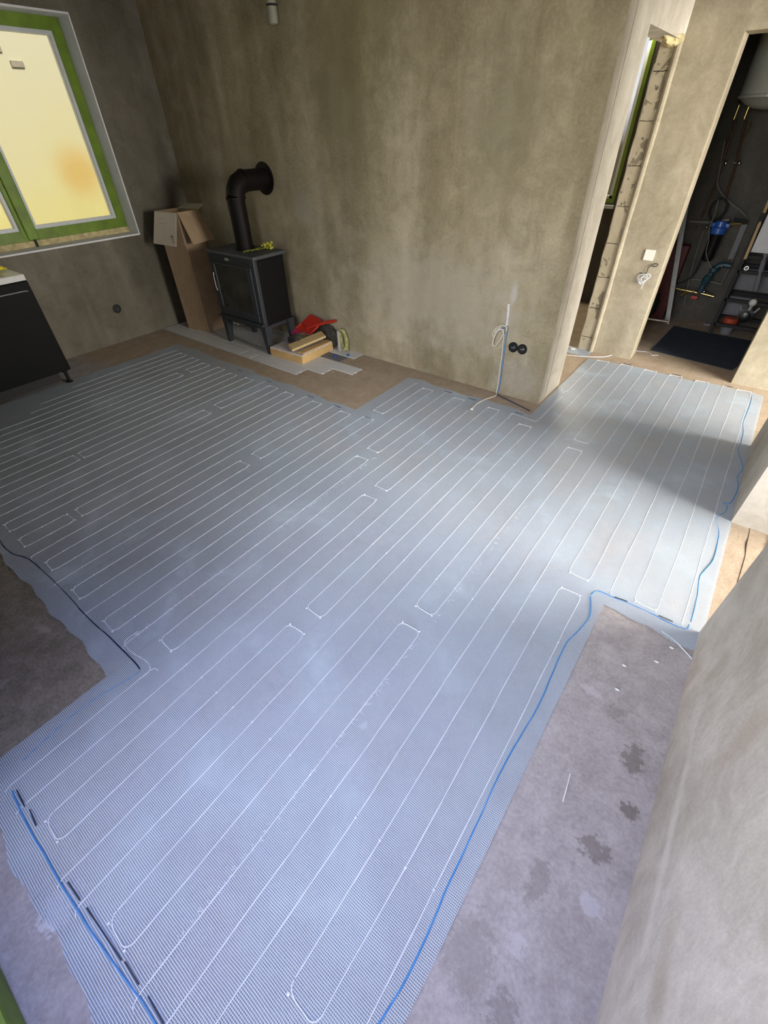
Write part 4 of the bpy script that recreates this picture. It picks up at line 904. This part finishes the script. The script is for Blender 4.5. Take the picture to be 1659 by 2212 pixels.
# cracks in the tan floor right
mb = MB(); pts = [PZ(*q) for q in ((1620, 1140), (1617, 1160), (1612, 1175), (1610, 1200), (1603, 1225), (1592, 1262), (1585, 1285))]
mb.tube([(p.x, p.y, .0004) for p in pts], [.0009, .0014, .0035, .0012, .0016, .0012, .0008], 4); solo(mb, 'floor_crack', 'crack', 'dark crack line in the tan floor by the near wall', 'crack')
for i, (px, py) in enumerate(((1348, 1438), (1450, 1400), (1418, 1430), (1333, 1490))):
    p = PZ(px, py); mb = crumple((p.x, p.y, .003), .008, .005, .003, i * 2.2, 2, .4)
    solo(mb, 'plaster_crumb', 'plaster_drop', ['plaster crumb nearest the mat corner on the bare grey floor', 'plaster crumb next to the right wall on the bare grey floor', 'plaster crumb in the middle of the bare grey floor', 'plaster crumb farthest from the mat edge on the bare grey floor'][i], 'crumb')
mb = MB(); a, b = PZ(1232, 1672), PZ(1216, 1732); mb.tube([(a.x, a.y, .002), (b.x, b.y, .002)], .0022, 6); solo(mb, 'plaster_splinter', 'plaster_drop', 'thin white straight splinter on the bare floor beside the mat', 'splinter')

# ---------------------------------------------------------------- utility room
YP = 5.80
def wp(px, py, y=YP): return PY(px, py, y)
wh = thing('water_heater', 'white cylindrical water heater high in the utility room', 'water heater', (-.47, 5.55, 1.72))
hc = (-.455, 5.56)
mb = MB(); mb.lathe([(.001, -.07), (.09, -.062), (.16, -.035), (.20, -.005), (.225, .0), (.225, .016), (.218, .02), (.218, .90)], (hc[0], hc[1], 1.725), n=40); mb.build('tank', 'enamel', wh, True)
for j, (px, py) in enumerate(((1590, 245), (1612, 245))):
    p = wp(px, py, 5.62); mb = MB(); mb.tube([(p.x, 5.62, 1.69), (p.x, 5.62, 1.60)], .012, 10); mb.build('inlet', 'brass', wh, True)
mb = MB(); mb.tube([(hc[0] + .08, 5.60, 1.68), (hc[0] + .12, 5.66, 1.63), (hc[0] + .10, 5.72, 1.58)], .006, 8); mb.build('lead', 'copper', wh, True)
def utube(pp, r_, mat, name, label, y=YP, cat='pipe', sub=5):
    mb = MB(); mb.tube([(p.x, p.y, p.z) for p in smoothpath([wp(a_, b_, y) for a_, b_ in pp], sub)], r_, 8); return solo(mb, name, mat, label, cat, smooth=True)
utube([(1590, 262), (1576, 300), (1560, 350), (1545, 400), (1515, 470)], .009, 'copper', 'water_pipe', 'left copper pipe from the water heater down the wall')
utube([(1611, 262), (1603, 290), (1597, 320), (1590, 352), (1575, 400), (1566, 430)], .009, 'copper', 'water_pipe', 'right copper pipe from the water heater down the wall')
utube([(1622, 262), (1618, 275), (1606, 300)], .006, 'brass', 'water_pipe', 'short bent brass pipe under the water heater')
for i, (px, py) in enumerate(((1568, 352), (1597, 352))):
    p = wp(px, py, 5.76); t_ = thing('ball_valve', ['left small ball valve on the heater pipe', 'right small ball valve on the heater pipe'][i], 'valve', (p.x, 5.76, p.z))
    mb = MB(); mb.ball((p.x, 5.76, p.z), .015, (1, 1, 1.2)); mb.build('valve_body', 'chrome', t_, True)
    mb = MB(); mb.box((p.x - .05, 5.755, p.z - .006), (p.x - .02, 5.765, p.z + .006), .002); mb.build('lever', 'black', t_)
utube([(1566, 305), (1551, 385), (1552, 405), (1562, 422), (1580, 440), (1600, 455), (1612, 468)], .005, 'grey_wall_pipe', 'flexible_cable', 'thin grey cable hanging across the utility wall', 5.78, 'cable')
utube([(1552, 430), (1545, 460), (1533, 490), (1531, 520), (1525, 545), (1532, 570), (1538, 580)], .004, 'grey_wall_pipe', 'flexible_cable', 'thin grey cable hanging in front of the blue filter', 5.62, 'cable')
utube([(1534, 480), (1536, 500), (1527, 530), (1515, 560), (1500, 590), (1480, 607), (1462, 612)], .007, 'black_matt', 'power_cable', 'black cable sagging down left of the filter canister', 5.72, 'cable')
mb = MB(); c = wp(1551, 452, 5.76); mb.tube([(c.x + .062 * math.cos(a), 5.76, c.z + .082 * math.sin(a)) for a in [2 * PI * q / 28 for q in range(28)]], .010, 8, closed=True)
solo(mb, 'hose_loop', 'black_matt', 'black hose coiled in a ring above the blue filter', 'hose', smooth=True)
utube([(1490, 478), (1520, 480), (1540, 481)], .009, 'grey_wall_pipe', 'water_pipe', 'horizontal grey pipe left of the blue filter', 5.78)
utube([(1572, 485), (1590, 484), (1602, 484)], .010, 'brass', 'water_pipe', 'short brass pipe right of the blue filter', 5.74)
utube([(1585, 474), (1600, 477), (1616, 479)], .013, 'black_matt', 'black_hose_end', 'black hose end right of the blue filter', 5.74, 'hose')
ft = thing('water_filter', 'blue headed water filter with dark hanging canister', 'water filter', (-.48, 5.70, .62))
p1, p2 = wp(1563, 478, 5.70), wp(1555, 500, 5.70); p3 = wp(1532, 556, 5.70)
fx = -.455
mb = MB(); mb.lathe([(.055, 0), (.062, .006), (.062, .05), (.050, .06), (.045, .10), (.03, .105)], (fx, 5.70, .80), n=28); mb.box((fx - .075, 5.68, .85), (fx + .075, 5.72, .885), .008); mb.build('filter_head', 'blue_plastic', ft, True)
mb = MB(); mb.lathe([(.025, 0), (.042, .008), (.050, .03), (.052, .22), (.055, .225)], (fx, 5.70, .575), n=28); mb.build('canister', 'black', ft, True)
mb = MB(); mb.tube([(fx + .0, 5.70, .905), (fx + .05, 5.70, .91)], .012, 8); mb.build('fitting', 'chrome', ft, True)
for i, (px, py) in enumerate(((1501, 491), (1512, 491), (1527, 491))):
    p = wp(px, py, 5.80); mb = MB(); mb.ball((p.x, p.y, p.z), .010 if i < 2 else .013); solo(mb, 'pipe_fitting', 'chrome', ['left bright fitting below the horizontal pipe', 'middle bright fitting below the horizontal pipe', 'right bright fitting beside the blue filter'][i], 'fitting', smooth=True)
# post leaning at the left of the doorway
mb = MB(); a = PY(1443, 694, 5.60); b = PY(1489, 400, 5.66); a.z = 0.0
mb.hexa([(a.x - .022, a.y - .015, 0), (a.x + .022, a.y - .015, 0), (a.x + .022, a.y + .015, 0), (a.x - .022, a.y + .015, 0)], [(b.x - .022, b.y - .015, b.z), (b.x + .022, b.y - .015, b.z), (b.x + .022, b.y + .015, b.z), (b.x - .022, b.y + .015, b.z)], .002)
solo(mb, 'metal_stud', 'zinc', 'grey galvanised metal stud leaning at the left inside the utility room', 'stud')
# manifold
mf = thing('pipe_manifold', 'brass valve manifold low on the utility wall', 'manifold', (-.42, 5.74, .28))
mb = MB(); mb.tube([(-.62, 5.74, .30), (-.36, 5.74, .285)], .012, 10); mb.tube([(-.50, 5.74, .29), (-.56, 5.70, .245)], .012, 10); mb.tube([(-.36, 5.74, .285), (-.27, 5.74, .275)], .014, 10)
for q in (-.58, -.53, -.46, -.40): mb.tube([(q - .008, 5.74, .294), (q + .008, 5.74, .293)], .019, 8)
mb.build('manifold_bar', 'brass', mf, True)
p = wp(1521, 630, 5.72); mb = MB(); mb.ball(p, .017); mb.build('gauge', 'chrome', mf, True)
mb = MB(); mb.box((-.46, 5.70, .235), (-.40, 5.73, .262), .004); mb.build('valve_lever', 'red', mf)
pm_ = thing('filter_valve', 'dark teal pump body and bent pipe above the manifold', 'pump', (-.40, 5.74, .33))
mb = MB(); mb.tube(smoothpath([(-.405, 5.74, .29), (-.40, 5.74, .36), (-.375, 5.74, .46), (-.355, 5.74, .52), (-.32, 5.74, .55), (-.24, 5.74, .55)]), .024, 12); mb.build('body', 'teal', pm_, True)
mb = MB(); mb.lathe([(.02, -.05), (.036, -.03), (.038, .03), (.02, .05)], (-.39, 5.74, .41), (.25, 0, 1)); mb.lathe([(.02, -.03), (.038, -.01), (.038, .02), (.02, .03)], (-.365, 5.74, .50), (.3, 0, 1)); mb.build('housing', 'teal', pm_, True)
mb = MB(); mb.ball(wp(1559, 575, 5.70), .011); mb.build('cap', 'chrome', pm_, True)
utube([(1497, 606), (1495, 603), (1530, 607), (1554, 613), (1560, 610), (1575, 580), (1590, 545)], .006, 'grey_wall_pipe', 'wall_conduit', 'pale grey conduit bending low on the utility wall', 5.82, 'conduit', 3)
utube([(1520, 500), (1500, 560), (1488, 610), (1478, 660)], .006, 'grey_wall_pipe', 'wall_conduit', 'faint straight conduit left on the utility wall', 5.83, 'conduit', 2)
mb = MB(); q = [wp(1602, 485, 5.83), wp(1615, 485, 5.83), wp(1584, 560, 5.83), wp(1572, 560, 5.83)]; mb.slab(q, .008); solo(mb, 'plaster_patch', 'panel_grey', 'light grey patch strip on the utility wall', 'plaster')
# steel rack with pump, panels
rk = thing('steel_rack', 'black welded steel rack at the right inside the utility room', 'rack', (-.02, 5.55, 0))
ra, rb = -.165, .36; ry0, ry1 = 5.50, 5.80
for (xx, yy) in ((ra, ry0), (rb, ry0), (ra, ry1), (rb, ry1)):
    mb = MB(); mb.box((xx - .016, yy - .016, 0), (xx + .016, yy + .016, 1.0), .002); mb.build('upright', 'black_matt', rk)
for z in (.10, .32, .56, .68):
    mb = MB(); mb.box((ra, ry0 - .016, z - .014), (rb, ry0 + .016, z + .014), .002); mb.box((ra, ry1 - .016, z - .014), (rb, ry1 + .016, z + .014), .002)
    mb.box((ra - .014, ry0, z - .014), (ra + .014, ry1, z + .014), .002); mb.build('shelf_bar', 'black_matt', rk)
mb = MB(); mb.box((ra + .03, ry0 - .035, .72), (rb + .10, ry0 - .018, 1.02), .003); solo(mb, 'white_panel', 'panel_white', 'large blank white panel fixed high on the black rack', 'panel')
mb = MB(); mb.box((ra + .02, ry1 - .05, .36), (rb, ry1 - .03, .54), .003); solo(mb, 'grey_panel', 'panel_grey', 'grey panel behind the middle bars of the rack', 'panel')
mb = MB(); mb.box((ra + .02, ry1 - .05, .13), (ra + .2, ry1 - .03, .30), .003); solo(mb, 'grey_panel', 'panel_grey', 'lower grey panel beside the pump', 'panel')
p = wp(1618, 665, 5.50); pu = thing('circulation_pump', 'grey circulation pump with white cap on the rack', 'pump', (p.x, 5.5, .13))
mb = MB(); mb.lathe([(.05, 0), (.062, .01), (.062, .05), (.045, .09)], (p.x, 5.53, .215), (0, -1, 0), 28); mb.tube([(p.x - .075, 5.50, .29), (p.x - .05, 5.50, .25)], .010, 8); mb.tube([(p.x + .08, 5.50, .29), (p.x + .055, 5.50, .24)], .010, 8); mb.build('housing', 'zinc', pu, True)
mb = MB(); mb.lathe([(.048, 0), (.048, .012), (.03, .02)], (p.x, 5.44, .212), (0, -1, 0), 28); mb.build('rotor_cover', 'black', pu, True)
q = wp(1630, 635, 5.44); mb = MB(); mb.ball((p.x + .01, 5.46, .335), .032); mb.build('cap', 'white', pu, True)
mb = MB(); mb.tube([(p.x + .01, 5.46, .33), (p.x + .01, 5.46, .27)], .018, 10); mb.build('neck', 'zinc', pu, True)
utube([(1632, 628), (1642, 590), (1656, 545)], .020, 'panel_grey', 'drain_hose', 'thick grey pipe rising from the white capped pump', 5.50)
for i, (px, py) in enumerate(((1612, 580),)):
    p_ = wp(px, py, 5.46); mb = MB(); mb.ball(p_, .011); mb.tube([p_ + Vector((0, .02, 0)), p_ + Vector((0, .01, 0))], .018, 8); solo(mb, 'screw_cap', 'chrome', 'bright round screw cap on the upper rack bar', 'screw', smooth=True)
bk = thing('bucket', 'grey bucket with orange rim under the rack', 'bucket', (-.055, 5.62, 0))
mb = MB(); mb.lathe([(.05, 0), (.058, .10)], (-.045, 5.60, .001), n=24); mb.build('bucket_body', 'panel_grey', bk, True)
mb = MB(); mb.lathe([(.062, .10), (.064, .12), (.064, .145), (.058, .15)], (-.045, 5.60, 0), n=24); mb.build('lid', 'orange', bk, True)
mb = MB(); a, b = PY(1609, 560, 5.40), PY(1663, 430, 5.55); mb.tube([a, b], .012, 10); a.z -= 0
solo(mb, 'broom_handle', 'wood_pale', 'slanted pale wooden stick at the right of the utility doorway', 'stick', smooth=True)
mb = crumple((-.80, 5.55, .17), .09, .10, .17, 9.1, 4, .25); solo(mb, 'rubbish_sack', 'black_matt', 'black filled sack on the floor left of the metal stud', 'sack', smooth=True)
mb = MB(); mb.box((-.82, 5.72, .0), (-.64, 5.85, .68), .01); solo(mb, 'red_case', 'dark_red', 'dark red case in the shadow left of the metal stud', 'case')
mb = MB(); mb.tube([(-.74, 5.45, .055), (-.56, 5.50, .045)], .016, 10); solo(mb, 'metal_tube', 'chrome', 'short shiny tube lying on the floor left of the metal stud', 'tube', smooth=True)
mb = MB(); p = PZ(1526, 703); mb.box((p.x - .03, p.y - .012, .001), (p.x + .03, p.y + .012, .02), .003); solo(mb, 'wood_offcut', 'panel_grey', 'small pale offcut at the foot of the rack', 'offcut')
floor_tube([(1372, 759), (1390, 760), (1402, 763), (1408, 768), (1422, 768)], .002, 'cable', 'edge_thread', 'white thread curling in the utility doorway', cat='thread')
